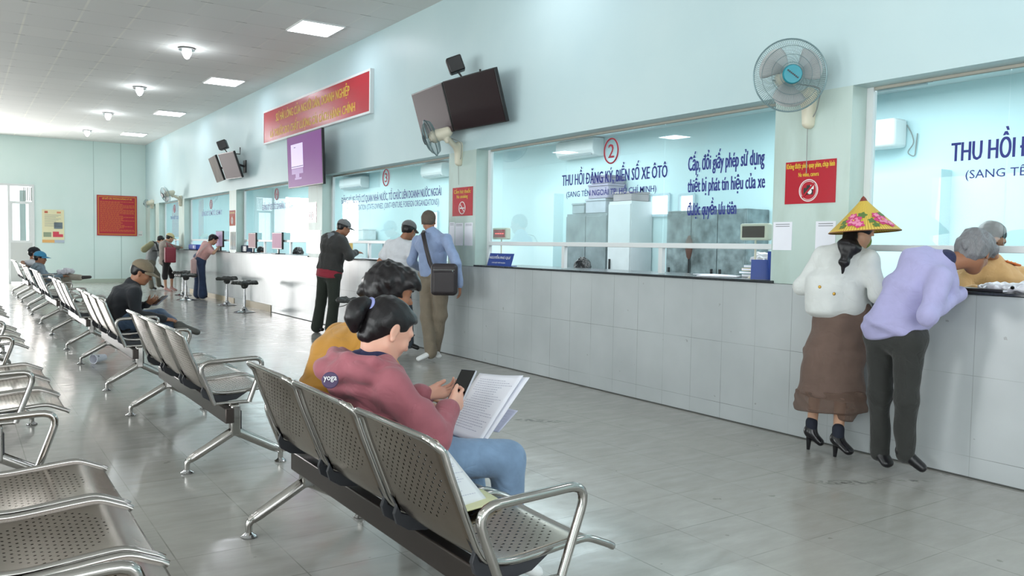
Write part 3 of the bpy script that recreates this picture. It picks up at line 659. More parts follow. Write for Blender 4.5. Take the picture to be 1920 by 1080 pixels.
# ------------------------------------------------------------------ wall fans
def fan(base, head, face, R, label, teal, cord_len=0.0, nw=80, spin=0.3):
    """base on the wall, head centre, facing direction"""
    base, head, f = V(*base), V(*head), nrm(face)
    t = thing('wall_fan', label, 'fan', tuple(base), group='oscillating wall fans'); off = tuple(base)
    u = nrm(V(0, 0, 1)-f*f[2]); s = np.cross(f, u)
    def P(a, r, d): return head+f*d+(s*math.cos(a)+u*math.sin(a))*r
    soft('bracket', [lof(base+V(-0.02, 0, -0.09), base+V(-0.02, 0, 0.10), (0.035, 0.055), (0.045, 0.06), lat=(0, 1, 0), k=0.03), lof(base+V(-0.03, 0, 0.05), head-f*0.17-u*0.06, 0.028, 0.034, k=0.04)], M_CREAM, t, off, h=0.008)
    soft('motor', [lof(head-f*0.20, head-f*0.05, 0.055, 0.072, k=0.02), lof(head-f*0.15, head-f*0.16-u*0.09, 0.028, k=0.03)], M_CREAM, t, off, h=0.007)
    b = MB(); b.tube([tuple(P(2*PI*i/48, R, 0.0)) for i in range(48)], 0.0055, 6, closed=True)
    for rr, dd in ((0.55, 0.055), (0.8, 0.035), (0.33, 0.066)): b.tube([tuple(P(2*PI*i/40, R*rr, dd)) for i in range(40)], 0.0016, 4, closed=True)
    for i in range(nw):
        a = 2*PI*i/nw; b.tube([tuple(P(a+0.12, R*0.2, 0.07)), tuple(P(a+0.06, R*0.62, 0.055)), tuple(P(a, R, 0.0))], 0.0011, 3, caps=False)
        b.tube([tuple(P(a, R, 0.0)), tuple(P(a, R*0.85, -0.05)), tuple(P(a, R*0.32, -0.075))], 0.0011, 3, caps=False)
    b.build('guard', mat('grey_green_wire', '7f979b', 0.35, metal=0.4), t, off)
    b = MB(); b.lathe([(0.0, 0.012), (R*0.24, 0.010), (R*0.27, 0.0), (R*0.27, -0.008)], tuple(head+f*0.072), axis=tuple(f), n=28)
    c = b.build('hub_badge', mat('teal_fan_badge', '2a8f9f', 0.35) if teal else M_GREYP, t, off, smooth=True)
    if teal:
        b = MB(); q = head+f*0.0865; e = nrm(s*0.8+u*0.6)
        for k in range(7): b.box(tuple(q+e*(k-3)*R*0.055), (R*0.02, R*0.02, 0.0008), Matrix((tuple(s), tuple(u), tuple(f))).transposed())
        b.build('badge_wordmark', M_GREYP, c, off)
    bm = mat('translucent_grey_blade', 'b9bcbc', 0.35, alpha=0.9)
    for i in range(3):
        b = MB(); a0 = spin+i*2*PI/3; vs = []; fs = []; nr, na = 8, 10
        for r in range(nr+1):
            rr = R*(0.16+0.72*r/nr); wd = 0.38+0.62*math.sin(min(1, (r+1.5)/nr)*PI*0.62)
            for a in range(na+1):
                q = (a/na-0.5); ang = a0+q*wd*1.35-0.25*r/nr; rad = rr*(1-0.10*(abs(q)*2)**3 if r == nr else 1)
                vs.append(tuple(P(ang, rad, 0.018+0.045*q*(1-0.3*r/nr))))
        for r in range(nr):
            for a in range(na): k = r*(na+1)+a; fs.append((k, k+1, k+na+2, k+na+1))
        b.add(vs, fs); o = b.build('blade', bm, t, off, smooth=True); so = o.modifiers.new('thickness', 'SOLIDIFY'); so.thickness = 0.002
    b = MB(); b.tube([tuple(head-f*0.07), tuple(head+f*0.02)], 0.022, 14); b.build('spindle', M_GREYP, t, off, smooth=True)
    b = MB(); c0 = head-f*0.14-u*0.03; b.tube(roundpath([tuple(c0), tuple(c0+s*0.10+u*0.02), tuple(base+V(-0.06, -0.12, 0.12)), tuple(base+V(-0.03, -0.06, -0.03)), tuple(base+V(-0.02, 0, -0.08))], 0.05, 5), 0.004, 6)
    if cord_len: b.tube([tuple(base+V(-0.03, 0, -0.08)), tuple(base+V(-0.02, 0.005, -0.08-cord_len))], 0.003, 6)
    b.build('power_cord', mat('grey_cord', '8c918f', 0.6), t, off)
    return t
fan((XW, 3.42, 2.16), (4.33, 3.36, 2.335), (-0.62, -0.74, -0.08), 0.222, 'large wall fan with teal hub on the pillar beside the window numbered 2', True, 0.33, nw=110, spin=0.75)
fan((XW, 7.93, 2.24), (4.28, 7.98, 2.40), (-0.72, 0.62, -0.34), 0.20, 'wall fan below the pair of dark screens, turned away', False, 0.25, nw=90)
fan((XW, 21.6, 2.22), (4.22, 21.45, 2.36), (-0.86, -0.22, -0.30), 0.20, 'distant wall fan between the far windows', False, 0, nw=60)
fan((XW, 25.2, 2.26), (4.45, 25.15, 2.28), (-0.9, 0.2, -0.2), 0.12, 'smallest wall fan near the far corner', False, 0, nw=40)

# ------------------------------------------------------------------ screens high on the wall
def screen(name, label, y0, y1, xt, zt, xb, zb, m, group=None, yaw=0.0, cat='television', dy=0.0):
    """flat screen; top edge at (xt, zt), bottom edge at (xb, zb), y from y1 (far) to y0 (near)"""
    c = V((xt+xb)/2, (y0+y1)/2, (zt+zb)/2); t = thing(name, label, cat, tuple(c), group=group); off = tuple(c)
    up = nrm(V(xt-xb, dy, zt-zb)); rt = nrm(V(yaw, -1, 0)); n = nrm(np.cross(rt, up)); up = np.cross(n, rt)
    h = math.hypot(xt-xb, zt-zb)/2; w = (y1-y0)/2; R = Matrix((tuple(rt), tuple(up), tuple(n))).transposed()
    b = MB(); b.box(tuple(c-n*0.02), (w, h, 0.02), R); b.box(tuple(c-n*0.05), (w*0.6, h*0.6, 0.02), R); b.build('casing', M_BLACK, t, off, bevel=0.004)
    b = MB(); b.box(tuple(c+n*0.001), (w*0.972, h*0.955, 0.0015), R); b.build('display', m, t, off)
    b = MB(); q = c-n*0.06; b.tube([tuple(q), tuple(q-n*0.06+V(0.04, 0, 0)), (XW, c[1], c[2])], 0.022, 8); b.box((XW-0.01, c[1], c[2]), (0.01, 0.08, 0.12)); b.build('wall_mount', M_BLACK, t, off)
    return t, off, c, rt, up, n, w, h
screen('television', 'dark wall screen right of the pair above the turned fan', 6.80, 7.73, 4.30, 2.965, 4.46, 2.46, M_TV, 'pair of dark wall screens', yaw=0.06)
screen('television', 'dark wall screen left of the pair above the turned fan', 7.76, 8.60, 4.32, 2.965, 4.47, 2.46, mat('mauve_grey_screen_glass', '4a3c40', 0.4, spec=0.1), 'pair of dark wall screens', yaw=-0.08)  # display base tone paler than that of the right-hand screen
screen('television', 'small distant screen with pinkish glare, right one of the far pair', 15.75, 16.55, 4.25, 2.93, 4.42, 2.45, mat('glare_screen', '6d5f62', 0.5, spec=0.1), 'far pair of wall screens', yaw=0.1)
screen('television', 'small distant screen with stained surface, left one of the far pair', 16.72, 17.6, 4.25, 2.93, 4.42, 2.45, mat('stained_screen', '62574f', 0.5, spec=0.1, var=0.25, vscale=4), 'far pair of wall screens', yaw=-0.1)
pt, off, c, rt, up, n, w, h = screen('advertising_screen', 'purple lit screen hanging below the red banner', 11.35, 12.85, 4.33, 2.89, 4.36, 2.09, mat('purple_display', '5a2166', 0.4, spec=0.15, emit='80308c', estr=0.42), cat='screen')
R = Matrix((tuple(rt), tuple(up), tuple(n))).transposed()
b = MB(); b.box(tuple(c-rt*w*0.40+up*h*0.20+n*0.003), (w*0.35, h*0.46, 0.001), R); b.build('page_picture', mat('pale_page', 'c9b8dc', 0.4, emit='cdbbe0', estr=0.45), pt, off)
b = MB(); b.box(tuple(c-rt*w*0.40-up*h*0.20+n*0.0045), (w*0.34, 0.006, 0.0006), R); b.box(tuple(c-rt*w*0.52+up*h*0.53+n*0.0045), (w*0.05, 0.006, 0.0006), R); b.build('page_line', mat('page_ink', '7a5f99', 0.5), pt, off)
b = MB(); b.box(tuple(c-rt*w*0.40-up*h*0.38+n*0.003), (w*0.34, h*0.10, 0.001), R); b.box(tuple(c-rt*w*0.40-up*h*0.55+n*0.003), (w*0.11, h*0.07, 0.001), R); b.box(tuple(c-rt*w*0.36-up*h*0.66+n*0.003), (w*0.2, h*0.035, 0.001), R); b.build('monitor_picture', mat('lilac_picture', '8f6aa6', 0.4, emit='8f63a8', estr=0.35), pt, off)
def cam_box(label, c, f, s=1.0):
    c = V(*c); f = nrm(f); t = thing('wall_speaker', label, 'speaker', tuple(c), group='small box speakers above the screens'); off = tuple(c)
    u = nrm(V(0, 0, 1)-f*f[2]); r = np.cross(f, u); R = Matrix((tuple(r), tuple(u), tuple(f))).transposed()
    b = MB(); b.box(tuple(c), (0.075*s, 0.085*s, 0.085*s), R); b.build('speaker_box', M_BLACK, t, off, bevel=0.012)
    b = MB(); b.box(tuple(c+f*0.086*s), (0.062*s, 0.072*s, 0.003), R); b.build('speaker_grille', mat('brown_grille', '3a2c2c', 0.6), t, off)
    b = MB(); b.tube([tuple(c-u*0.08*s), tuple(c-u*0.17*s+V(0.04, 0, 0)), (XW-0.03, c[1]-0.10, c[2]-0.16*s), (XW-0.03, c[1]-0.10, c[2]-0.03)], 0.011, 8); b.build('bracket', M_BLACK, t, off)
cam_box('small black box speaker above the near pair of dark screens', (4.36, 7.60, 3.13), (-0.8, 0.45, -0.35), 0.95)
cam_box('small black box speaker above the far pair of screens', (4.3, 16.5, 3.11), (-0.8, 0.45, -0.35), 1.0)

# ------------------------------------------------------------------ banner, signs, posters
def board(name, label, cat, y0, y1, z0, z1, m, x=XW, th=0.02, frame=None, group=None):
    t = thing(name, label, cat, (x, (y0+y1)/2, z0), group=group); off = (x, (y0+y1)/2, z0)
    b = MB(); b.span(x-th, x, y0, y1, z0, z1); b.build('board', m, t, off)
    if frame:
        b = MB(); e = frame
        b.span(x-th-0.006, x, y0-e, y0, z0-e, z1+e); b.span(x-th-0.006, x, y1, y1+e, z0-e, z1+e); b.span(x-th-0.006, x, y0, y1, z0-e, z0); b.span(x-th-0.006, x, y0, y1, z1, z1+e); b.build('frame', M_ALU, t, off)
    return t, off
bt, bo = board('slogan_banner', 'long red slogan banner with yellow capitals high on the counter wall', 'banner', 10.27, 14.82, 3.01, 3.54, M_REDB, th=0.05, frame=0.03)
lettering('lettering', 'SỰ HÀI LÒNG CỦA NGƯỜI DÂN, DOANH NGHIỆP', (XW-0.051, 14.15, 0), (XW-0.051, 10.95, 0), 3.50, 3.28, M_YEL, bt, bo, bold=0.03)
lettering('lettering', 'LÀ THƯỚC ĐO CHẤT LƯỢNG CẢI CÁCH HÀNH CHÍNH', (XW-0.051, 14.45, 0), (XW-0.051, 10.75, 0), 3.265, 3.035, M_YEL, bt, bo, bold=0.03)
def ring(b, x, y, z, r, w): b.tube([(x, y+r*math.cos(a), z+r*math.sin(a)) for a in [2*PI*i/32 for i in range(32)]], w, 6, closed=True)
st, so_ = board('prohibition_sign', 'red no video camera sign on the pillar under the large fan', 'sign', 3.215, 3.600, 1.553, 1.832, M_REDB, th=0.004)
X0 = XW-0.0045
lettering('lettering', 'Không được phép quay phim, chụp hình', (X0, 3.59, 0), (X0, 3.225, 0), 1.822, 1.775, M_YEL, st, so_, bold=0.03)
lettering('lettering', 'No video, camera', (X0, 3.495, 0), (X0, 3.34, 0), 1.758, 1.725, M_YEL, st, so_, bold=0.03)
b = MB(); ring(b, X0, 3.415, 1.638, 0.070, 0.0035); ring(b, X0, 3.415, 1.638, 0.060, 0.002); b.build('ring', M_WHITE, st, so_)
b = MB(); b.span(X0-0.001, X0, 3.38, 3.452, 1.61, 1.655); b.span(X0-0.001, X0, 3.40, 3.43, 1.655, 1.672); b.build('camera_icon', M_BLACK, st, so_)
b = MB(); b.ball((X0-0.0015, 3.405, 1.63), (0.001, 0.017, 0.017)); b.span(X0-0.002, X0, 3.375, 3.40, 1.645, 1.672); b.build('hand_icon', M_WHITE, st, so_)
b = MB(); b.box((X0-0.003, 3.415, 1.638), (0.001, 0.062, 0.006), Matrix.Rotation(math.radians(-45), 3, 'X')); b.build('slash', M_REDB, st, so_)
st, so_ = board('prohibition_sign', 'red no smoking sign on the pillar below the turned fan', 'sign', 7.66, 8.095, 1.567, 1.882, M_REDB, th=0.004)
lettering('lettering', 'Cấm hút thuốc', (X0, 8.06, 0), (X0, 7.70, 0), 1.87, 1.815, M_YEL, st, so_, bold=0.03)
lettering('lettering', 'No smoking', (X0, 8.0, 0), (X0, 7.76, 0), 1.80, 1.75, M_YEL, st, so_, bold=0.03)
b = MB(); ring(b, X0, 7.88, 1.655, 0.066, 0.005); b.build('ring', M_WHITE, st, so_)
b = MB(); b.box((X0-0.001, 7.88, 1.655), (0.001, 0.055, 0.005), Matrix.Rotation(math.radians(45), 3, 'X')); b.box((X0-0.001, 7.88, 1.652), (0.001, 0.045, 0.007)); b.build('cigarette_icon', M_WHITE, st, so_)
for y0, y1, lb in ((12.34, 12.78, 'red glossy notice on the pillar under the purple screen'), (16.84, 17.26, 'red notice on the pillar between the windows numbered 4 and 5')):
    st, so_ = board('prohibition_sign', lb, 'sign', y0, y1, 1.565, 1.875, mat('glossy_red_sheet', 'c03a44', 0.08, spec=0.9), th=0.004)
    lettering('lettering', 'Cấm hút thuốc', (X0, y1-0.03, 0), (X0, y0+0.03, 0), 1.86, 1.81, M_YEL, st, so_, bold=0.03)
    b = MB(); ring(b, X0, (y0+y1)/2, 1.67, 0.07, 0.006); b.box((X0-0.001, (y0+y1)/2, 1.67), (0.001, 0.02, 0.05)); b.build('icon', M_WHITE, st, so_)
# paper notices (their square codes are left off)
def paper(y0, y1, z0, z1, label, nlines=2, m=M_PAPER):
    st, so_ = board('paper_notice', label, 'notice', y0, y1, z0, z1, m, th=0.002, group='white paper notices on the pillars')
    b = MB()
    for i in range(nlines): b.span(XW-0.0026, XW-0.002, y0+0.02, y1-0.02, z1-0.018-0.014*i, z1-0.013-0.014*i)
    b.build('print_line', mat('grey_ink', '8a8d92', 0.7), st, so_)
paper(3.535, 3.688, 1.245, 1.435, 'white paper notice on pillar beside the red LED box of the window numbered 2')
paper(3.205, 3.352, 1.245, 1.435, 'white paper notice on the pillar partly covered by the conical hat')
paper(8.045, 8.165, 1.24, 1.50, 'white paper notice closest to the grey-haired head, first of three on pillar')
paper(7.86, 8.03, 1.24, 1.49, 'white paper notice in the middle of three under the no smoking sign')
paper(7.655, 7.825, 1.24, 1.49, 'white paper notice on the window numbered 2 side of the three')
t = thing('plastic_sleeve', 'row of glossy clear document sleeves on the pillar under the purple screen', 'document sleeve', (XW, 12.5, 1.06)); b = MB()
for i in range(4): b.span(XW-0.006, XW-0.001, 12.15+i*0.155, 12.29+i*0.155, 1.08, 1.44)
b.build('sleeve', mat('glossy_clear_sleeve', 'c9cdd6', 0.06, spec=1.0), t, (XW, 12.5, 1.06))
t = thing('plastic_sleeve', 'glossy clear sleeves on the pillar left of the window numbered 4', 'document sleeve', (XW, 17.0, 1.06)); b = MB()
for i in range(2): b.span(XW-0.006, XW-0.001, 16.82+i*0.2, 16.98+i*0.2, 1.08, 1.44)
b.build('sleeve', mat('glossy_clear_sleeve', 'c9cdd6', 0.06, spec=1.0), t, (XW, 17.0, 1.06))
# far wall boards
Y0 = YF-0.001
def far_board(name, label, cat, x0, x1, z0, z1, m, th=0.02):
    t = thing(name, label, cat, ((x0+x1)/2, Y0, z0)); off = ((x0+x1)/2, Y0, z0); b = MB(); b.span(x0, x1, Y0-th, Y0, z0, z1); b.build('board', m, t, off); return t, off
t, off = far_board('rules_board', 'square red rules board with yellow text on the far wall', 'notice board', 3.33, 4.39, 1.36, 2.52, mat('far_red_board', 'b32134', 0.4))
b = MB(); yy = Y0-0.022
for e in (0.03, 0.045): b.span(3.33+e, 4.39-e, yy-0.001, yy, 1.36+e, 1.365+e); b.span(3.33+e, 4.39-e, yy-0.001, yy, 2.515-e, 2.52-e); b.span(3.33+e, 3.335+e, yy-0.001, yy, 1.36+e, 2.52-e); b.span(4.385-e, 4.39-e, yy-0.001, yy, 1.36+e, 2.52-e)
b.build('border_line', M_YEL, t, off)
lettering('lettering', 'SƠ ĐỒ CÁC PHÒNG ĐĂNG KÝ XE', (3.47, yy, 0), (4.25, yy, 0), 2.47, 2.40, M_YEL, t, off, right=(1, 0, 0), bold=0.01)
b = MB(); rr = random.Random(3); zz = 2.33
while zz > 1.46:
    ln = rr.choice((0.6, 0.85, 0.9, 0.9, 0.5)); x = 3.41
    while x < 3.41+ln: wl_ = rr.uniform(0.03, 0.09); b.span(x, min(x+wl_, 4.32), yy-0.001, yy, zz, zz+0.018); x += wl_+0.012
    zz -= 0.034
b.build('text_lines', mat('orange_text', 'cf6a35', 0.5), t, off)
t, off = far_board('poster', 'pale yellow poster with small pictures beside the far door', 'poster', 1.96, 2.50, 1.13, 2.05, mat('yellowish_poster', 'e9e3bd', 0.5), 0.01); yy = Y0-0.011
for nm, x0, x1, z0, z1, cc in (('red_block', 2.22, 2.47, 1.29, 1.37, 'd8495c'), ('red_block', 2.22, 2.37, 1.37, 1.44, 'd8495c'), ('photo_block', 2.25, 2.46, 1.52, 1.70, '6f7c86'), ('photo_block', 1.99, 2.18, 1.29, 1.42, '93a087'), ('footer_band', 1.96, 2.26, 1.13, 1.21, 'e8b36e'), ('footer_band', 2.26, 2.50, 1.13, 1.21, 'b7c3d3'), ('emblem', 2.02, 2.10, 1.95, 2.01, 'c96a52'), ('emblem', 2.32, 2.42, 1.95, 2.00, 'd8906a')):
    b = MB(); b.span(x0, x1, yy-0.001, yy, z0, z1); b.build(nm, mat('poster_'+cc, cc, 0.5), t, off)
b = MB()
for i in range(10): b.span(2.02, 2.42-0.06*(i % 3), yy-0.001, yy, 1.90-i*0.035, 1.908-i*0.035)
b.build('text_lines', mat('grey_ink', '8a8d92', 0.7), t, off)
t = thing('switch_plate', 'small double socket plate on the far wall near the corner', 'socket plate', (4.5, Y0, 1.36)); b = MB(); b.span(4.42, 4.54, Y0-0.01, Y0, 1.36, 1.43); b.span(4.42, 4.54, Y0-0.01, Y0, 1.44, 1.51); b.build('plate', M_WHITE, t, (4.5, Y0, 1.36)); b = MB()
for i in range(3): b.span(4.44+i*0.03, 4.455+i*0.03, Y0-0.013, Y0-0.009, 1.385, 1.41)
b.build('switch', M_GREYP, t, (4.5, Y0, 1.36))

# ------------------------------------------------------------------ litter
t = thing('paper_cup', 'white paper cup lying beside a bench foot', 'cup', (1.17, 9.17, 0.045)); b = MB()
b.lathe([(0.033, -0.075), (0.045, 0.075), (0.048, 0.077), (0.044, 0.078), (0.03, -0.07)], (0, 0, 0), axis=(-0.75, -0.66, 0), n=24); b.build('cup_body', M_PAPER, t, smooth=True)
b = MB(); b.box((-0.018, -0.046, 0.022), (0.014, 0.004, 0.010), Matrix.Rotation(-0.72, 3, 'Z')); b.build('printed_mark', M_GREYP, t)

# ------------------------------------------------------------------ people
SKIN = mat('warm_skin', 'c79a7e', 0.5, sss=0.08); SKIN_F = mat('fair_skin', 'dba893', 0.45, sss=0.1); SKIN_D = mat('tanned_skin', '9c6b50', 0.5, sss=0.05)
def hair_mat(name, col, rough=0.32):
    m = bpy.data.materials.new(name); n = NT(m); mp = n.new('ShaderNodeMapping'); mp.inputs['Scale'].default_value = (30, 160, 30); n.l.new(n.obj(), mp.inputs[0])
    nz = n.noise(2.2, 3, mp.outputs[0]); c = lin(col); n.l.new(n.mix(nz, tuple(x*0.6 for x in c), tuple(min(1, x*1.5) for x in c)), n.b.inputs['Base Color'])
    n.b.inputs['Roughness'].default_value = rough; n.b.inputs['Specular IOR Level'].default_value = 0.35; n.bump(nz, 0.25, 0.004); return m
H_BLACK = hair_mat('black_hair', '1a1719'); H_BROWN = hair_mat('dark_brown_hair', '2c2422', 0.5); H_GREY = hair_mat('grey_hair', '77777a', 0.6); H_SALT = hair_mat('short_greying_hair', '5a5048', 0.7)
def cloth(name, col, var=0.06, rough=0.85, sheen=0.15, b=0.15):
    if name in MATS: return MATS[name]
    m = bpy.data.materials.new(name); n = NT(m); c = lin(col); v = n.obj()
    n.l.new(n.mix(n.ramp(n.noise(14, 4, v), 0.3, 0.7), tuple(x*(1-var) for x in c), tuple(min(1, x*(1+var)) for x in c)), n.b.inputs['Base Color'])
    n.b.inputs['Roughness'].default_value = rough; n.b.inputs['Sheen Weight'].default_value = sheen
    warp = n.new('ShaderNodeTexNoise'); warp.inputs['Scale'].default_value = 3.5; warp.inputs['Detail'].default_value = 2; n.l.new(v, warp.inputs['Vector'])
    mx = n.new('ShaderNodeVectorMath', operation='MULTIPLY_ADD'); n.l.new(warp.outputs['Color'], mx.inputs[0]); mx.inputs[1].default_value = (0.35, 0.35, 0.35); n.l.new(v, mx.inputs[2])
    ri = n.noise(7.5, 3, mx.outputs[0], 0.45); ri = n.math('ABSOLUTE', n.math('SUBTRACT', ri, 0.5)); ri = n.math('POWER', n.ramp(ri, 0, 0.22), 0.7)
    fine = n.noise(220, 2, v)
    h = n.math('ADD', n.math('MULTIPLY', ri, 1.0), n.math('MULTIPLY', fine, 0.03))
    nd = n.new('ShaderNodeBump'); nd.inputs['Strength'].default_value = 0.30; nd.inputs['Distance'].default_value = 0.014; n.l.new(h, nd.inputs['Height']); n.l.new(nd.outputs[0], n.b.inputs['Normal'])
    MATS[name] = m; return m
def basis(f, up=(0, 0, 1)):
    f = nrm(f); u = nrm(np.array(up, float)-f*np.dot(f, up)); return np.cross(u, f), f, u     # left, forward, up
def finger(p, d, n_, L, r, c):
    """three phalanges curling towards the palm normal"""
    out = []; a = 0; segs = (0.45, 0.3, 0.25); q = np.array(p, float)
    for i, s in enumerate(segs):
        a += c[i]; v = d*math.cos(a)+n_*math.sin(a); e = q+v*L*s; out.append(lof(q, e, r*(1-0.1*i), r*(0.9-0.12*i), k=0.004)); q = e
    return out
def hand(W_, d, n_, t, s=1.0, curl=(0.35, 0.5, 0.4), thumb=None, spread=1.0):
    """W_ wrist, d finger direction, n_ palm normal, t thumb side"""
    d = nrm(d); n_ = nrm(n_-d*np.dot(n_, d)); t = nrm(t-d*np.dot(t, d)-n_*np.dot(t, n_)); W_ = np.array(W_, float); pr = []
    pr.append(lof(W_-d*0.01*s, W_+d*0.078*s, (0.027*s, 0.017*s), (0.039*s, 0.013*s), lat=t, k=0.012))
    pr.append(lof(W_+d*0.02*s+t*0.02*s+n_*0.006*s, W_+d*0.045*s+t*0.028*s+n_*0.008*s, 0.014*s, 0.013*s, k=0.012))
    for o, L, b_ in ((0.031, 0.070, 0.080), (0.0105, 0.078, 0.084), (-0.0105, 0.073, 0.082), (-0.030, 0.056, 0.074)):
        pr += finger(W_+d*b_*s+t*o*s, nrm(d+t*o*1.5*spread), n_, L*s, 0.0086*s, curl)
    if thumb is None: thumb = nrm(d*0.75+t*0.6+n_*0.35)
    else: thumb = nrm(thumb)
    q = W_+d*0.03*s+t*0.028*s+n_*0.006*s; m = q+thumb*0.036*s; pr.append(lof(q, m, 0.012*s, 0.0105*s, k=0.008)); pr.append(lof(m, m+nrm(thumb+d*0.3)*0.03*s, 0.0102*s, 0.0085*s, k=0.004))
    return pr
def head_prims(H, f, up, s, beard=False):
    l, f, u = basis(f, up); B = np.stack([l, f, u]); P = lambda x, y, z: H+(l*x+f*y+u*z)*s
    E_ = lambda c, r, k=0.02, cut=False: ell(P(*c), np.array(r)*s, B, k*s, cut)
    pr = [E_((0, -0.012, 0.028), (0.074, 0.094, 0.083)), E_((0, 0.02, -0.035), (0.060, 0.068, 0.072), 0.03), lof(P(0, 0.052, -0.086), P(0, 0.060, -0.090), 0.024*s, 0.022*s, k=0.03*s),
          lof(P(0.045, 0.0, -0.062), P(0.02, 0.05, -0.088), 0.018*s, 0.018*s, k=0.02*s), lof(P(-0.045, 0.0, -0.062), P(-0.02, 0.05, -0.088), 0.018*s, 0.018*s, k=0.02*s),
          E_((0.032, 0.068, -0.028), (0.022, 0.016, 0.020), 0.02), E_((-0.032, 0.068, -0.028), (0.022, 0.016, 0.020), 0.02),
          E_((0, 0.074, 0.020), (0.050, 0.014, 0.012), 0.02), lof(P(0, 0.080, 0.006), P(0, 0.103, -0.030), 0.0075*s, 0.0105*s, k=0.010*s),
          lof(P(0.012, 0.088, -0.034), P(-0.012, 0.088, -0.034), 0.0075*s, 0.0075*s, k=0.008*s),
          E_((0, 0.086, -0.054), (0.021, 0.009, 0.0055), 0.006), E_((0, 0.084, -0.065), (0.018, 0.009, 0.006), 0.006),
          E_((0.031, 0.094, 0.002), (0.017, 0.012, 0.010), 0.010, True), E_((-0.031, 0.094, 0.002), (0.017, 0.012, 0.010), 0.010, True),
          E_((0.031, 0.076, 0.001), (0.013, 0.011, 0.010), 0.003), E_((-0.031, 0.076, 0.001), (0.013, 0.011, 0.010), 0.003)]
    for sx in (1, -1):
        pr += [E_((sx*0.076, -0.012, -0.008), (0.009, 0.017, 0.028), 0.006), E_((sx*0.086, -0.008, -0.006), (0.006, 0.011, 0.020), 0.006, True), lof(P(sx*0.074, 0.0, -0.034), P(sx*0.078, -0.006, -0.040), 0.007*s, k=0.008*s)]
    return pr, l, f, u, P, B, E_
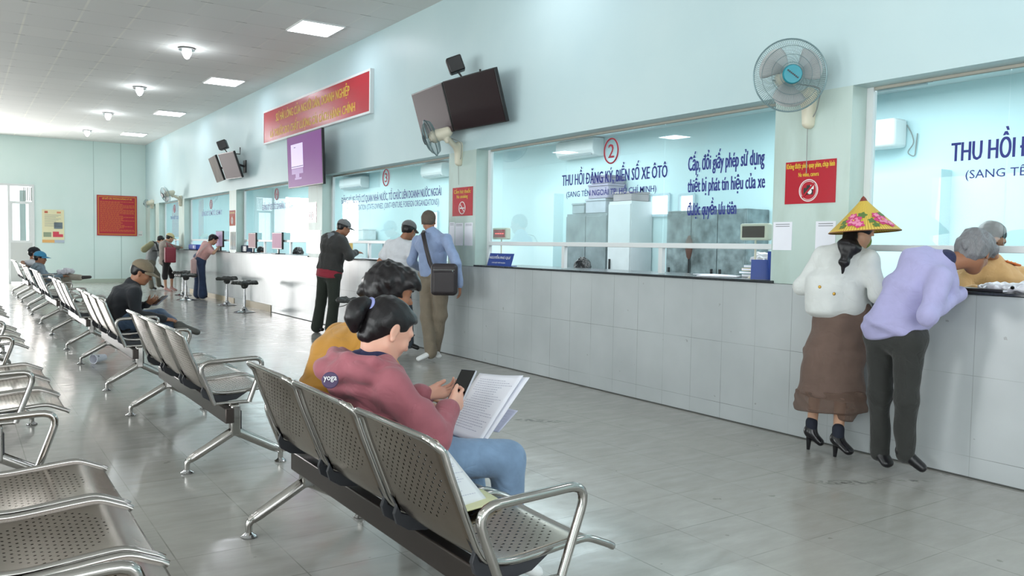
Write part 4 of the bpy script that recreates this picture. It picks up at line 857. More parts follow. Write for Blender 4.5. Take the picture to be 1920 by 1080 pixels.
def person(label, J, wear, s=0.93, h=0.009, base=None, skin=None, hair=None, hairstyle='short', hat=None, face=True, core=True, extra_skin=(), sleeves='long', seed=1, low=False, cat='person', group=None):
    """J: joint positions in metres. wear: list of (name, material, prims(fig), options)"""
    skin = skin or SKIN
    g = lambda k, d=None: V(*J[k]) if k in J else d
    P, C, H = g('P'), g('C'), g('H'); lat = nrm(g('lat', V(0, 1, 0))); upv = nrm(C-P); lat = nrm(lat-upv*np.dot(lat, upv)); front = np.cross(lat, upv)
    sw = J.get('sw', 0.165)*s; SL, SR = g('SL', C+lat*sw-upv*0.045*s), g('SR', C-lat*sw-upv*0.045*s)
    M_ = g('M', (P+C)/2); base = V(*base) if base is not None else V(P[0], P[1], 0)
    root = thing('person', label, cat, tuple(base), group=group); off = tuple(base)
    hl, f, u = basis(J['f'], J.get('hup', (0, 0, 1)))
    hp, hl, f, u, HP, HB, HE = head_prims(H, f, u, s)
    fig = dict(P=P, C=C, H=H, M=M_, SL=SL, SR=SR, lat=lat, up=upv, front=front, s=s, HP=HP, HB=HB, HE=HE, hl=hl, f=f, u=u, J=J, g=g)
    pr = list(hp) + [lof(C+upv*0.01*s, HP(0, -0.025, -0.06), (0.054*s, 0.054*s), (0.047*s, 0.052*s), lat=hl, k=0.03)]
    if core:
        pr += [lof(C-upv*0.045*s, M_, (0.095*s, 0.055*s), (0.11*s, 0.075*s), lat=lat, k=0.05), lof(M_, P, (0.11*s, 0.075*s), (0.13*s, 0.08*s), lat=lat, k=0.05), lof(SL, SR, 0.035*s, k=0.05)]
    for sd, S_ in (('L', SL), ('R', SR)):
        E1, W1 = g('E'+sd), g('W'+sd)
        if E1 is not None: pr += [lof(S_, E1, 0.036*s, 0.031*s, k=0.02), lof(E1, W1, 0.032*s, 0.023*s, k=0.02)]
        if 'hand'+sd in J:
            d_, n_, t_, c_ = J['hand'+sd][:4]; th = J['hand'+sd][4] if len(J['hand'+sd]) > 4 else None
            pr += hand(W1, V(*d_), V(*n_), V(*t_), s*J.get('hs', 0.97), c_, None if th is None else V(*th))
        K1, A1, hp1 = g('K'+sd), g('A'+sd), g('h'+sd, P+lat*(0.085 if sd == 'L' else -0.085)*s)
        fig['h'+sd] = hp1
        if K1 is not None and core: pr += [lof(hp1, K1, 0.062*s, 0.045*s, k=0.03), lof(K1, A1, 0.044*s, 0.030*s, k=0.02), lof(A1, g('T'+sd, A1), 0.03*s, 0.02*s, k=0.02)]
    pr += list(extra_skin)
    soft('body', pr, skin, root, off, h=h, smooth=1)
    hm = hair or H_BLACK
    if hairstyle:
        hr = [HE((0, -0.016, 0.034), (0.082, 0.098, 0.084)), HE((0, -0.05, -0.01), (0.070, 0.056, 0.06), 0.03),
              rbox(HP(0, 0.10, -0.075), V(0.14, 0.062, 0.115)*s, HB, 0.02, 0.01, True), rbox(HP(0, 0.03, -0.10), V(0.14, 0.055, 0.085)*s, HB, 0.015, 0.008, True), rbox(HP(0, -0.05, -0.13), V(0.12, 0.10, 0.07)*s, HB, 0.02, 0.02, True)]
        if hairstyle == 'bun':
            hr = [HE((0, -0.016, 0.032), (0.080, 0.100, 0.087)), HE((0, -0.055, 0.0), (0.066, 0.055, 0.06), 0.03), HE((0, 0.045, 0.055), (0.062, 0.045, 0.045), 0.02),
                  rbox(HP(0, 0.115, -0.055), V(0.14, 0.062, 0.115)*s, HB, 0.03, 0.02, True), rbox(HP(0, 0.04, -0.103), V(0.14, 0.062, 0.088)*s, HB, 0.03, 0.01, True), HE((0, -0.065, -0.045), (0.052, 0.036, 0.05), 0.02), rbox(HP(0, -0.035, -0.165), V(0.12, 0.10, 0.07)*s, HB, 0.02, 0.02, True)]
        if hairstyle == 'mop':
            hr = [HE((0, -0.015, 0.035), (0.095, 0.112, 0.094)), HE((0, -0.065, -0.02), (0.085, 0.06, 0.07), 0.03), HE((0.03, 0.06, 0.06), (0.06, 0.05, 0.045), 0.03), HE((-0.04, 0.06, 0.062), (0.05, 0.045, 0.045), 0.02), lof(HP(0.05, 0.09, 0.07), HP(0.06, 0.105, 0.025), 0.018*s, 0.008*s, k=0.02),
                  lof(HP(-0.05, 0.09, 0.07), HP(-0.055, 0.108, 0.02), 0.018*s, 0.007*s, k=0.02), lof(HP(0, -0.11, 0.0), HP(0, -0.13, -0.05), 0.03*s, 0.015*s, k=0.02), rbox(HP(0, 0.11, -0.085), V(0.14, 0.062, 0.115)*s, HB, 0.02, 0.01, True), rbox(HP(0, 0.045, -0.115), V(0.14, 0.055, 0.085)*s, HB, 0.02, 0.01, True)]
        soft('hair', hr, hm, root, off, h=min(h, 0.0065), wrinkle=0.004 if hairstyle == 'mop' else 0.0015, wscale=55, smooth=1, seed=seed)
    if hat: hat(fig, root, off)
    if face:
        for sx in (1, -1):
            b = MB(); b.tube([tuple(HP(sx*0.017, 0.093, 0.020)), tuple(HP(sx*0.032, 0.092, 0.026)), tuple(HP(sx*0.048, 0.080, 0.021))], [0.0022*s, 0.003*s, 0.0015*s], 6); b.build('eyebrow', H_BROWN, root, off)
            b = MB(); b.tube([tuple(HP(sx*0.020, 0.0835, -0.003)), tuple(HP(sx*0.031, 0.0895, -0.006)), tuple(HP(sx*0.043, 0.082, -0.003))], [0.0015*s, 0.0026*s, 0.0018*s], 6); b.build('eyelid_line', M_BLACK, root, off)
        soft('lips', [HE((0, 0.0875, -0.0545), (0.019, 0.008, 0.0045), 0.002), HE((0, 0.0855, -0.0645), (0.016, 0.008, 0.0055), 0.002)], mat('lip_skin', 'b9706a', 0.4), root, off, h=0.003, smooth=1)
    for w in wear:
        nm, m, fn = w[:3]; o = dict(w[3]) if len(w) > 3 else {}
        prm = fn(fig) if callable(fn) else fn
        if nm in ('shoes', 'sandals'):
            hf = len(prm)//2; o.setdefault('h', h)
            for q in (prm[:hf], prm[hf:]):
                if q: soft(nm[:-1], q, m, root, off, **o)
            continue
        o.setdefault('h', h); o.setdefault('seed', seed); soft(nm, prm, m, root, off, **o)
    return root, off, fig
def torso(F, w=1.0, d=1.0, hem=0.06, fl=1.0):
    s, P, M_, C, lat, up = F['s'], F['P'], F['M'], F['C'], F['lat'], F['up']
    dn = nrm(P-M_); ch = M_+(C-M_)*0.5
    return [lof(P+dn*hem, M_, (0.160*s*w*fl, 0.115*s*d*fl), (0.138*s*w, 0.104*s*d), lat=lat, k=0.05, capf=0.25), lof(M_, ch, (0.138*s*w, 0.104*s*d), (0.160*s*w, 0.108*s*d), lat=lat, k=0.05),
            lof(ch, C-up*0.03*s, (0.160*s*w, 0.108*s*d), (0.125*s*w, 0.075*s*d), lat=lat, k=0.05), lof(F['SL'], F['SR'], 0.056*s*min(w, 1.1), k=0.05), lof(C-up*0.02*s, C+up*0.02*s, (0.075*s, 0.070*s), (0.060*s, 0.058*s), lat=lat, k=0.03)]
def sleeves(F, r=1.0, short=False, cuff=1.0):
    s = F['s']; out = []
    for sd in 'LR':
        S_, E1, W1 = F['S'+sd], F['g']('E'+sd), F['g']('W'+sd)
        if E1 is None: continue
        if short: out.append(lof(S_, S_+(E1-S_)*0.62, 0.060*s*r, 0.056*s*r, k=0.03, capf=0.3)); continue
        out += [lof(S_, E1, 0.057*s*r, 0.048*s*r, k=0.03), lof(E1, W1-nrm(W1-E1)*0.01, 0.047*s*r, 0.036*s*r*cuff, k=0.03, capf=0.4)]
    return out
def trousers(F, r=1.0, hemr=1.0, stop=1.0):
    s, P, lat = F['s'], F['P'], F['lat']; out = [lof(F['hL'], F['hR'], 0.098*s*r, k=0.05), lof(P, P+F['up']*0.09*s, (0.145*s*r, 0.105*s*r), (0.135*s*r, 0.10*s*r), lat=lat, k=0.04, capf=0.3)]
    for sd in 'LR':
        K1, A1 = F['g']('K'+sd), F['g']('A'+sd); h1 = F['h'+sd]
        if K1 is None: continue
        A2 = K1+(A1-K1)*stop
        out += [lof(h1, K1, 0.088*s*r, 0.064*s*r, k=0.03), lof(K1, A2, 0.063*s*r, 0.052*s*r*hemr, k=0.03, capf=0.3)]
    return out
def shoes(F, r=1.0, flat=False):
    s = F['s']; out = []
    for sd in 'LR':
        A1, T1 = F['g']('A'+sd), F['g']('T'+sd)
        if T1 is None: continue
        d = nrm(T1-A1); out += [lof(A1-d*0.02+V(0, 0, 0.0), T1, (0.040*s*r, 0.034*s*r), (0.044*s*r, 0.026*s*r), lat=np.cross(V(0, 0, 1), d), k=0.02), lof(A1, A1+nrm(F['g']('K'+sd)-A1)*0.03, 0.038*s*r, 0.038*s*r, k=0.02)]
    return out
def cap_hat(m, brim_len=0.085, brim_dir=1.0, tilt=0.0, name='cap'):
    def fn(F, root, off):
        HE, HP, HB, s = F['HE'], F['HP'], F['HB'], F['s']
        soft(name, [HE((0, -0.012, 0.046), (0.089, 0.107, 0.082)), rbox(HP(0, 0, -0.045), V(0.2, 0.2, 0.075)*s, HB, 0.01, 0.008, True), lof(HP(0, -0.01, 0.128), HP(0, -0.01, 0.132), 0.008*s, k=0.006)], m, root, off, h=0.006, smooth=2)
        b = MB(); vs = []; fs = []; n = 14; rows = 5
        for r in range(rows+1):
            for i in range(n+1):
                a = -1.15+2.3*i/n; q = r/rows; rad = 1.0+q*(brim_len/0.107)*math.cos(a*1.05)
                vs.append(tuple(HP(0.086*math.sin(a)*(1+q*0.12), -0.012+0.104*math.cos(a)*rad, 0.036-0.012*abs(a)**2*1.0-q*0.018+tilt*q)))
        for r in range(rows):
            for i in range(n): k = r*(n+1)+i; fs.append((k, k+1, k+n+2, k+n+1))
        b.add(vs, fs); o = b.build(name+'_brim', m, root, off, smooth=True); so = o.modifiers.new('thickness', 'SOLIDIFY'); so.thickness = 0.004
    return fn

def A_(px, py, d): return tuple(at(px, py, d))
REL = (0.25, 0.35, 0.3); GRIP = (0.45, 0.8, 0.7)
# --- woman in the pink hoodie, seated on the nearest bench
PINK = cloth('dusty_pink_fabric', '9c5a64', 0.07); NAVY = cloth('navy_knit', '22264a'); DENIM = cloth('light_blue_denim', '7c97b6', 0.14, b=0.3)
J = dict(P=(1.205, 2.57, 0.515), M=(1.165, 2.57, 0.675), C=(1.170, 2.57, 0.825), H=(1.218, 2.562, 0.950), f=(0.86, 0.05, -0.50), SL=(1.205, 2.725, 0.785), SR=(1.165, 2.405, 0.78),
         ER=(1.275, 2.335, 0.60), WR=(1.385, 2.425, 0.680), EL=(1.34, 2.745, 0.61), WL=(1.392, 2.625, 0.695),
         handR=((0.80, 0.42, 0.25), (-0.25, 0.8, 0.15), (-0.35, -0.1, 0.9), (0.25, 0.75, 0.75), (0.55, 0.45, 0.75)),
         handL=((0.85, -0.42, 0.15), (0.1, -0.45, 0.85), (-0.3, 0.1, 0.9), (0.25, 0.55, 0.6), (0.75, -0.45, 0.6)),
         KR=(1.635, 2.445, 0.475), AR=(1.655, 2.445, 0.10), TR=(1.77, 2.44, 0.035), KL=(1.625, 2.70, 0.478), AL=(1.66, 2.70, 0.10), TL=(1.78, 2.70, 0.035))
def hoodie(F):
    s = F['s']; p = torso(F, 1.02, 1.0, hem=0.05, fl=1.06)+sleeves(F, 1.10, cuff=1.1)
    def chain(pts, r, k=0.012):
        return [lof(pts[i], pts[i+1], r[i], r[i+1], k=k) for i in range(len(pts)-1)]
    def both(pts, r, k=0.012):
        full = list(pts)+[(x, 5.14-y, z) for x, y, z in pts[::-1][1:]]; return chain(full, list(r)+list(r)[::-1][1:], k)
    p += both([(1.275, 2.515, 0.765), (1.20, 2.445, 0.825), (1.11, 2.440, 0.860), (1.05, 2.50, 0.868), (1.028, 2.57, 0.864)], (0.011, 0.016, 0.017, 0.016, 0.016), 0.012)
    p += both([(1.16, 2.430, 0.80), (1.075, 2.440, 0.820), (1.015, 2.51, 0.822), (0.995, 2.57, 0.818)], (0.012, 0.020, 0.020, 0.022), 0.03)
    p += both([(1.12, 2.445, 0.765), (1.07, 2.475, 0.770), (1.035, 2.57, 0.765)], (0.012, 0.018, 0.020), 0.035)
    p += [ell((1.075, 2.57, 0.825), (0.078, 0.118, 0.046), k=0.035), ell((1.145, 2.57, 0.90), (0.085, 0.09, 0.052), k=0.012, cut=True)]
    for sd, S_, E1, W1 in (('R', F['SR'], V(1.275, 2.335, 0.60), V(1.385, 2.425, 0.68)), ('L', F['SL'], V(1.34, 2.745, 0.61), V(1.392, 2.625, 0.695))):
        for q, rr in ((0.55, 0.060), (0.72, 0.058), (0.86, 0.060)): c = S_+(E1-S_)*q; d = nrm(E1-S_); p.append(lof(c-d*0.004+V(0.01, 0, 0.004), c+d*0.004+V(0, 0, -0.004), rr*0.97, k=0.008))
        for q, rr in ((0.25, 0.050), (0.5, 0.047), (0.72, 0.045), (0.90, 0.042)): c = E1+(W1-E1)*q; d = nrm(W1-E1); p.append(lof(c-d*0.003, c+d*0.003+V(0, 0, 0.003), rr, k=0.008))
    return p
hw = [('hoodie', PINK, hoodie, dict(h=0.0055, wrinkle=0.0040, wscale=19, smooth=1)),
      ('shirt_collar', NAVY, lambda F: [lof(F['C']-F['up']*0.01, F['C']+V(0.012, 0, 0.035), 0.070, 0.064, k=0.01, capf=0.4), lof(V(1.105, 2.57, 0.865), V(1.19, 2.5, 0.825), 0.02, k=0.02)], dict(h=0.006)),
      ('jeans', DENIM, lambda F: trousers(F, 1.06, 1.15), dict(h=0.008, wrinkle=0.004, wscale=14)),
      ('shoes', M_WHITE, shoes, dict(h=0.007))]
hero, ho, HF = person('woman in a pink hoodie with a hair bun looking at her phone', J, hw, s=0.93, h=0.0042, skin=SKIN_F, hairstyle='bun', base=(1.3, 2.57, 0))
HP = HF['HP']
soft('hair_bun', [ell(HP(-0.0, -0.148, -0.006), (0.033, 0.034, 0.044), k=0.02), lof(HP(0, -0.10, 0.040), HP(0, -0.135, 0.035), 0.020, 0.024, k=0.02), lof(HP(0, -0.150, -0.03), HP(0, -0.122, -0.062), 0.027, 0.016, k=0.02)], H_BLACK, hero, ho, h=0.005, wrinkle=0.0012, wscale=60)
b = MB(); c0 = HP(0, -0.112, 0.040); dd = nrm(HP(0, -0.14, 0.036)-c0); l0 = HF['hl']; u0 = np.cross(dd, l0)
b.tube([tuple(c0+(l0*math.cos(a)+u0*math.sin(a))*0.023) for a in [2*PI*i/20 for i in range(20)]], 0.006, 8, closed=True); b.build('hair_tie', mat('lilac_hair_tie', '9aa0d8', 0.5), hero, ho, smooth=True)
# jacket patch
pc = at(619, 713, 2.62); 
pc = at(619, 713, 2.555); pn = nrm(EYE-pc); R = rot_to(pn)
b = MB(); b.lathe([(0.0, 0.004), (0.023, 0.003), (0.026, 0.0), (0.026, -0.01)], tuple(pc), axis=tuple(pn), n=28); PATCH = b.build('hood_patch', mat('dark_violet_patch', '4b3a5c', 0.6), hero, ho)
lettering('patch_lettering', 'yoga', tuple(pc-_R*0.020+pn*0.012), tuple(pc+_R*0.020+pn*0.012), 0.012, -0.006, M_WHITE, PATCH, ho, right=tuple(_R), up=tuple(_U), bold=0.02, thick=0.0)
# phone
def slab_thing(name, label, cat, c, rt, up, w, h, th, m, group=None, bevel=0.0):
    c, rt, up = V(*c), nrm(rt), V(*up); up = nrm(up-rt*np.dot(rt, up)); n = np.cross(rt, up); R = Matrix((tuple(rt), tuple(up), tuple(n))).transposed()
    t = thing(name, label, cat, tuple(c), group=group); b = MB(); b.box(tuple(c), (w/2, h/2, th/2), R); b.build('case' if name == 'phone' else 'sheet', m, t, tuple(c), bevel=bevel)
    return t, tuple(c), R, n, rt, up
t, off, R, n, rt, up = slab_thing('phone', 'black smartphone held by the woman in the pink hoodie', 'phone', (1.478, 2.50, 0.742), (0.42, -0.90, 0.02), (0.62, 0.22, 0.72), 0.066, 0.138, 0.009, mat('clear_phone_case', 'b9bcc6', 0.15), bevel=0.003)
sg = 1 if np.dot(n, V(-1, -0.8, 0.6)) > 0 else -1
b = MB(); b.box(tuple(V(*off)+n*sg*0.0052), (0.030, 0.066, 0.0006), R); b.build('screen', mat('phone_screen', '0d0d10', 0.15), t, off)
# papers she holds
def sheet_quad(name, label, cat, quad, m, th=0.002, lines=0, group=None, curl=0.0, margin=0.1):
    q = [V(*p) for p in quad]; c = sum(q)/4; t = thing(name, label, cat, tuple(c), group=group); off = tuple(c); nn = nrm(np.cross(q[1]-q[0], q[3]-q[0])); nu, nv = 10, 14
    G = lambda u, v: (q[0]*(1-u)+q[1]*u)*(1-v)+(q[3]*(1-u)+q[2]*u)*v+nn*curl*(v*v*(1-0.5*u)+0.35*math.sin(3*u)*v)
    vs = [tuple(G(i/nu, j/nv)) for j in range(nv+1) for i in range(nu+1)]; fs = [(j*(nu+1)+i, j*(nu+1)+i+1, (j+1)*(nu+1)+i+1, (j+1)*(nu+1)+i) for j in range(nv) for i in range(nu)]
    b = MB(); b.add(vs, fs); o = b.build('sheet', m, t, off, smooth=True); so = o.modifiers.new('thickness', 'SOLIDIFY'); so.thickness = th; so.offset = 0
    if lines:
        b = MB(); rr = random.Random(lines); sd = 1 if np.dot(nn, EYE-c) > 0 else -1
        for k in range(lines):
            v = 1-margin-(1-2*margin)*k/lines; u = 0.1+rr.choice((0, 0, 0.08)); ue = rr.uniform(0.6, 0.92)
            while u < ue:
                w = rr.uniform(0.015, 0.05); e = V(*G(min(u+w, 1), v)); a = V(*G(u, v)); dv = V(*G(u, v+0.008))-a
                b.add([tuple(a+nn*sd*(th*0.5+0.0006)), tuple(e+nn*sd*(th*0.5+0.0006)), tuple(e+dv+nn*sd*(th*0.5+0.0006)), tuple(a+dv+nn*sd*(th*0.5+0.0006))], [(0, 1, 2, 3)]); u += w+0.012
        b.build('printed_text', mat('faint_grey_ink', 'adb0c4', 0.8), t, off)
    return t
sheet_quad('document', 'large white document sheets behind the phone in the pink hoodie woman\'s hands', 'document', ((1.470, 2.62, 0.56), (1.525, 2.455, 0.535), (1.705, 2.455, 0.775), (1.640, 2.66, 0.765)), M_PAPER, 0.002, 22, curl=-0.02)
sheet_quad('document', 'second white sheet showing its edge under the large document', 'document', ((1.485, 2.61, 0.55), (1.535, 2.447, 0.528), (1.722, 2.437, 0.768), (1.66, 2.64, 0.76)), M_PAPER, 0.002, 0, curl=-0.015)
sheet_quad('document_pouch', 'small clear pouch with card under the large document by the knee', 'pouch', ((1.63, 2.60, 0.55), (1.655, 2.53, 0.55), (1.72, 2.50, 0.63), (1.69, 2.58, 0.635)), mat('lilac_card', 'd5d6ea', 0.3), 0.003, 7)
sheet_quad('document_folder', 'clear plastic folder of papers leaning on the seat beside the pink hoodie woman', 'folder', ((1.16, 2.16, 0.425), (1.405, 2.205, 0.42), (1.275, 2.33, 0.62), (1.17, 2.33, 0.625)), mat('papers_in_clear_folder', 'e3e6ea', 0.22, coat=0.5), 0.006, 26, curl=0.012)
sheet_quad('document_folder', 'lower yellow-edged papers under the clear plastic folder on the seat', 'folder', ((1.20, 2.13, 0.421), (1.43, 2.16, 0.427), (1.44, 2.30, 0.429), (1.20, 2.31, 0.423)), mat('yellowish_sheet', 'dcdcae', 0.5), 0.004, 0)

# --- person in mustard shirt
MUST = cloth('mustard_fabric', 'b7822f', 0.06)
J = dict(P=(1.225, 3.10, 0.515), M=(1.225, 3.10, 0.69), C=(1.345, 3.095, 0.875), H=(1.478, 3.085, 1.050), f=(0.92, -0.22, -0.28), ER=(1.46, 2.93, 0.62), WR=(1.64, 3.0, 0.56), EL=(1.50, 3.30, 0.64), WL=(1.66, 3.2, 0.57),
         handR=((0.9, 0.3, -0.1), (0, 0, -1), (0, 1, 0), REL), handL=((0.9, -0.2, -0.1), (0, 0, -1), (0, -1, 0), REL),
         KR=(1.66, 2.98, 0.48), AR=(1.66, 2.98, 0.1), TR=(1.78, 2.98, 0.035), KL=(1.66, 3.24, 0.48), AL=(1.66, 3.24, 0.1), TL=(1.78, 3.24, 0.035))
person('person in a mustard shirt with tousled black hair behind the pink hoodie woman', J, [('shirt', MUST, lambda F: torso(F, 1.1, 1.15)+sleeves(F, 1.15, True), dict(wrinkle=0.004)), ('trousers', cloth('dark_trousers', '2b2d33'), trousers), ('shoes', M_BLACK, shoes)],
       s=0.93, h=0.007, skin=SKIN_D, hairstyle='mop')

# --- man with tan cap, black jacket and phone
J = dict(P=(1.27, 8.2, 0.50), M=(1.215, 8.2, 0.655), C=(1.32, 8.2, 0.80), H=(1.405, 8.17, 0.945), f=(0.84, -0.28, -0.42), ER=(1.33, 7.98, 0.565), WR=(1.56, 7.98, 0.525), EL=(1.37, 8.36, 0.60), WL=(1.45, 8.16, 0.655),
         handR=((0.95, 0.0, -0.15), (0, 0.3, -1), (0.1, 1, 0.2), REL), handL=((0.6, -0.6, 0.4), (0.5, 0.3, 0.7), (-0.3, 0.3, 0.8), GRIP),
         KR=(1.63, 8.07, 0.44), AR=(1.62, 8.07, 0.1), TR=(1.74, 8.05, 0.035), KL=(1.59, 8.34, 0.53), AL=(1.69, 7.96, 0.455), TL=(1.83, 7.91, 0.40))
TANC = cloth('olive_tan_twill', '7f715c', 0.12)
person('seated man in tan cap and black jacket holding a phone', J, [('jacket', cloth('black_jacket_fabric', '1d2026'), lambda F: torso(F, 1.08, 1.12)+sleeves(F, 1.08)+[lof(F['C']+F['up']*0.0, F['C']+F['up']*0.045, 0.066, 0.062, k=0.02, capf=0.3)], dict(wrinkle=0.005)),
       ('jeans', cloth('mid_blue_denim', '50657f', 0.12), lambda F: trousers(F, 1.03, 0.95, 0.62)), ('sandals', mat('grey_rubber_clog', '4d4d49', 0.6), lambda F: shoes(F, 1.15))],
       s=0.93, h=0.008, skin=SKIN_D, hat=cap_hat(TANC))
t, off, R, n, rt, up = slab_thing('phone', 'phone in the hand of the seated man with tan cap', 'phone', (1.535, 8.06, 0.69), (0.4, -0.8, 0.1), (0.75, 0.2, 0.5), 0.075, 0.15, 0.01, mat('grey_phone_case', '6b6b78', 0.3), bevel=0.003)
b = MB(); b.box(tuple(V(*off)+n*0.006), (0.033, 0.07, 0.0006), R); b.box(tuple(V(*off)-n*0.006), (0.033, 0.07, 0.0006), R); b.build('screen', mat('phone_screen', '0d0d10', 0.15), t, off)

# --- the two men on the far bench
SHC = cloth('grey_camouflage_shirt', '7b8c98', 0.35)
J = dict(P=(1.27, 17.3, 0.48), M=(1.2, 17.3, 0.60), C=(1.225, 17.3, 0.745), H=(1.255, 17.28, 0.885), f=(0.96, -0.25, -0.12), ER=(1.38, 17.1, 0.52), WR=(1.58, 17.15, 0.56), EL=(1.38, 17.5, 0.54), WL=(1.58, 17.3, 0.58), handR=((1, 0.2, 0), (0, 0, -1), (0, 1, 0), REL), handL=((1, -0.2, 0), (0, 0, -1), (0, -1, 0), REL),
         KR=(1.70, 17.30, 0.54), AR=(1.87, 17.02, 0.535), TR=(2.03, 16.98, 0.545), KL=(1.70, 17.42, 0.47), AL=(1.75, 17.36, 0.1), TL=(1.9, 17.36, 0.035))
person('man in light blue cap sitting on the far bench with one leg crossed', J, [('shirt', SHC, lambda F: torso(F, 1.08, 1.12, hem=0.10)+sleeves(F, 1.1)), ('trousers', cloth('khaki_trousers', '9c968a'), lambda F: trousers(F, 1.05)), ('shoes', mat('dark_shoe', '2f2a2a', 0.5), lambda F: shoes(F, 1.1))],
       s=1.0, h=0.011, skin=SKIN_D, hat=cap_hat(cloth('light_blue_cap', '3f90b8')))
t = thing('plastic_bag', 'crumpled clear plastic bag on the lap of the blue-capped man', 'bag', (1.63, 17.22, 0.62)); soft('bag_body', [ell((1.63, 17.22, 0.635), (0.14, 0.08, 0.045)), ell((1.70, 17.2, 0.66), (0.07, 0.06, 0.04))], mat('crumpled_film', 'cfcfd6', 0.3), t, (1.63, 17.22, 0.62), h=0.01, wrinkle=0.014, wscale=30)
J = dict(P=(1.22, 17.95, 0.48), M=(1.17, 17.95, 0.62), C=(1.18, 17.95, 0.80), H=(1.21, 17.93, 0.955), f=(0.96, -0.2, -0.05), ER=(1.0, 17.75, 0.79), WR=(1.02, 17.55, 0.74), EL=(1.35, 18.15, 0.58), WL=(1.5, 18.0, 0.55), handR=((0, -1, 0), (0, 0, -1), (1, 0, 0), REL),
         KR=(1.66, 17.85, 0.47), AR=(1.68, 17.85, 0.1), TR=(1.8, 17.85, 0.035), KL=(1.66, 18.1, 0.47), AL=(1.68, 18.1, 0.1), TL=(1.8, 18.1, 0.035))
person('man in black cap and white shirt mostly hidden by the blue-capped man', J, [('shirt', cloth('white_cotton', 'd8dadf'), lambda F: torso(F)+sleeves(F, 1.1, True)), ('trousers', cloth('dark_trousers', '2b2d33'), trousers), ('shoes', M_BLACK, shoes)], s=1.0, h=0.012, skin=SKIN_D, hat=cap_hat(cloth('black_cap', '1e2026')))

# --- man in dark jacket at window 3
LT = (-0.50, 0.86, 0)
J = dict(P=A_(617, 515, 11.38), C=A_(628, 444, 11.38), H=A_(645, 427, 11.42), f=(0.92, -0.10, -0.32), lat=(-0.45, 0.89, 0), ER=A_(655, 480, 11.25), WR=A_(668, 474, 11.45), EL=A_(612, 480, 11.75), WL=A_(650, 482, 11.9),
         handR=((0.9, 0.3, 0.1), (0, 0.4, -1), (0, 1, 0.3), REL), KL=A_(602, 566, 11.5), AL=A_(594, 613, 11.45), TL=A_(604, 618, 11.40), KR=A_(626, 568, 11.3), AR=A_(620, 616, 11.3), TR=A_(634, 622, 11.25))
person('man in dark jacket and grey cap leaning at the window numbered 3', J, [('jacket', cloth('charcoal_green_jacket', '302f2e'), lambda F: torso(F, 1.38, 1.42, hem=-0.07)+sleeves(F, 1.35), dict(wrinkle=0.006)), ('hood', cloth('grey_hood', '6d747b'), lambda F: [lof(F['C']+F['lat']*0.07-F['front']*0.03, F['C']-F['lat']*0.07-F['front']*0.03, 0.045, k=0.03), lof(F['C']-F['front']*0.07, F['C']-F['front']*0.09-F['up']*0.06, 0.05, 0.03, k=0.03)]),
       ('red_shirt_hem', cloth('dark_red_knit', '8c2233'), lambda F: [lof(F['P']+F['up']*0.06, F['P']-F['up']*0.03, (0.190, 0.155), (0.192, 0.157), lat=F['lat'], k=0.01, capf=0.2)]), ('trousers', cloth('dark_green_trousers', '232a22'), lambda F: trousers(F, 1.24, 1.35)), ('shoes', M_BLACK, shoes)],
       s=0.93, h=0.009, skin=SKIN_D, hat=cap_hat(cloth('grey_cap', '6f6f70')))
t = thing('open_paper', 'open paper on the counter in front of the dark jacket man', 'paper', A_(682, 481, 11.0)); b = MB()
b.span(4.62, 4.9, 9.9, 10.6, 1.036, 1.041); b.build('sheet', M_PAPER, t, A_(682, 481, 11.0))
# --- white shirt man
J = dict(P=A_(745, 525, 9.75), C=A_(752, 455, 9.75), H=A_(767, 432, 9.78), f=(0.85, 0.42, -0.30), lat=LT, EL=A_(712, 490, 9.85), WL=A_(738, 500, 10.0), ER=A_(775, 490, 9.6), WR=A_(790, 500, 9.8), KL=A_(745, 590, 9.7), AL=A_(752, 642, 9.6), TL=A_(765, 649, 9.6), KR=A_(765, 590, 9.6), AR=A_(768, 646, 9.5), TR=A_(783, 652, 9.5), handL=((0.9, 0.2, 0), (0, 0, -1), (0, -1, 0), REL))
person('man in white T-shirt and grey cap beside the blue-shirted man', J, [('t_shirt', cloth('white_cotton', 'd8dadf'), lambda F: torso(F, 1.12, 1.15)+sleeves(F, 1.15, True), dict(wrinkle=0.004)), ('trousers', cloth('dark_blue_grey_trousers', '3d4752'), trousers), ('shoes', M_BLACK, shoes)], s=0.95, h=0.009, skin=SKIN_D, hat=cap_hat(cloth('grey_cap', '6f6f70')), face=False)
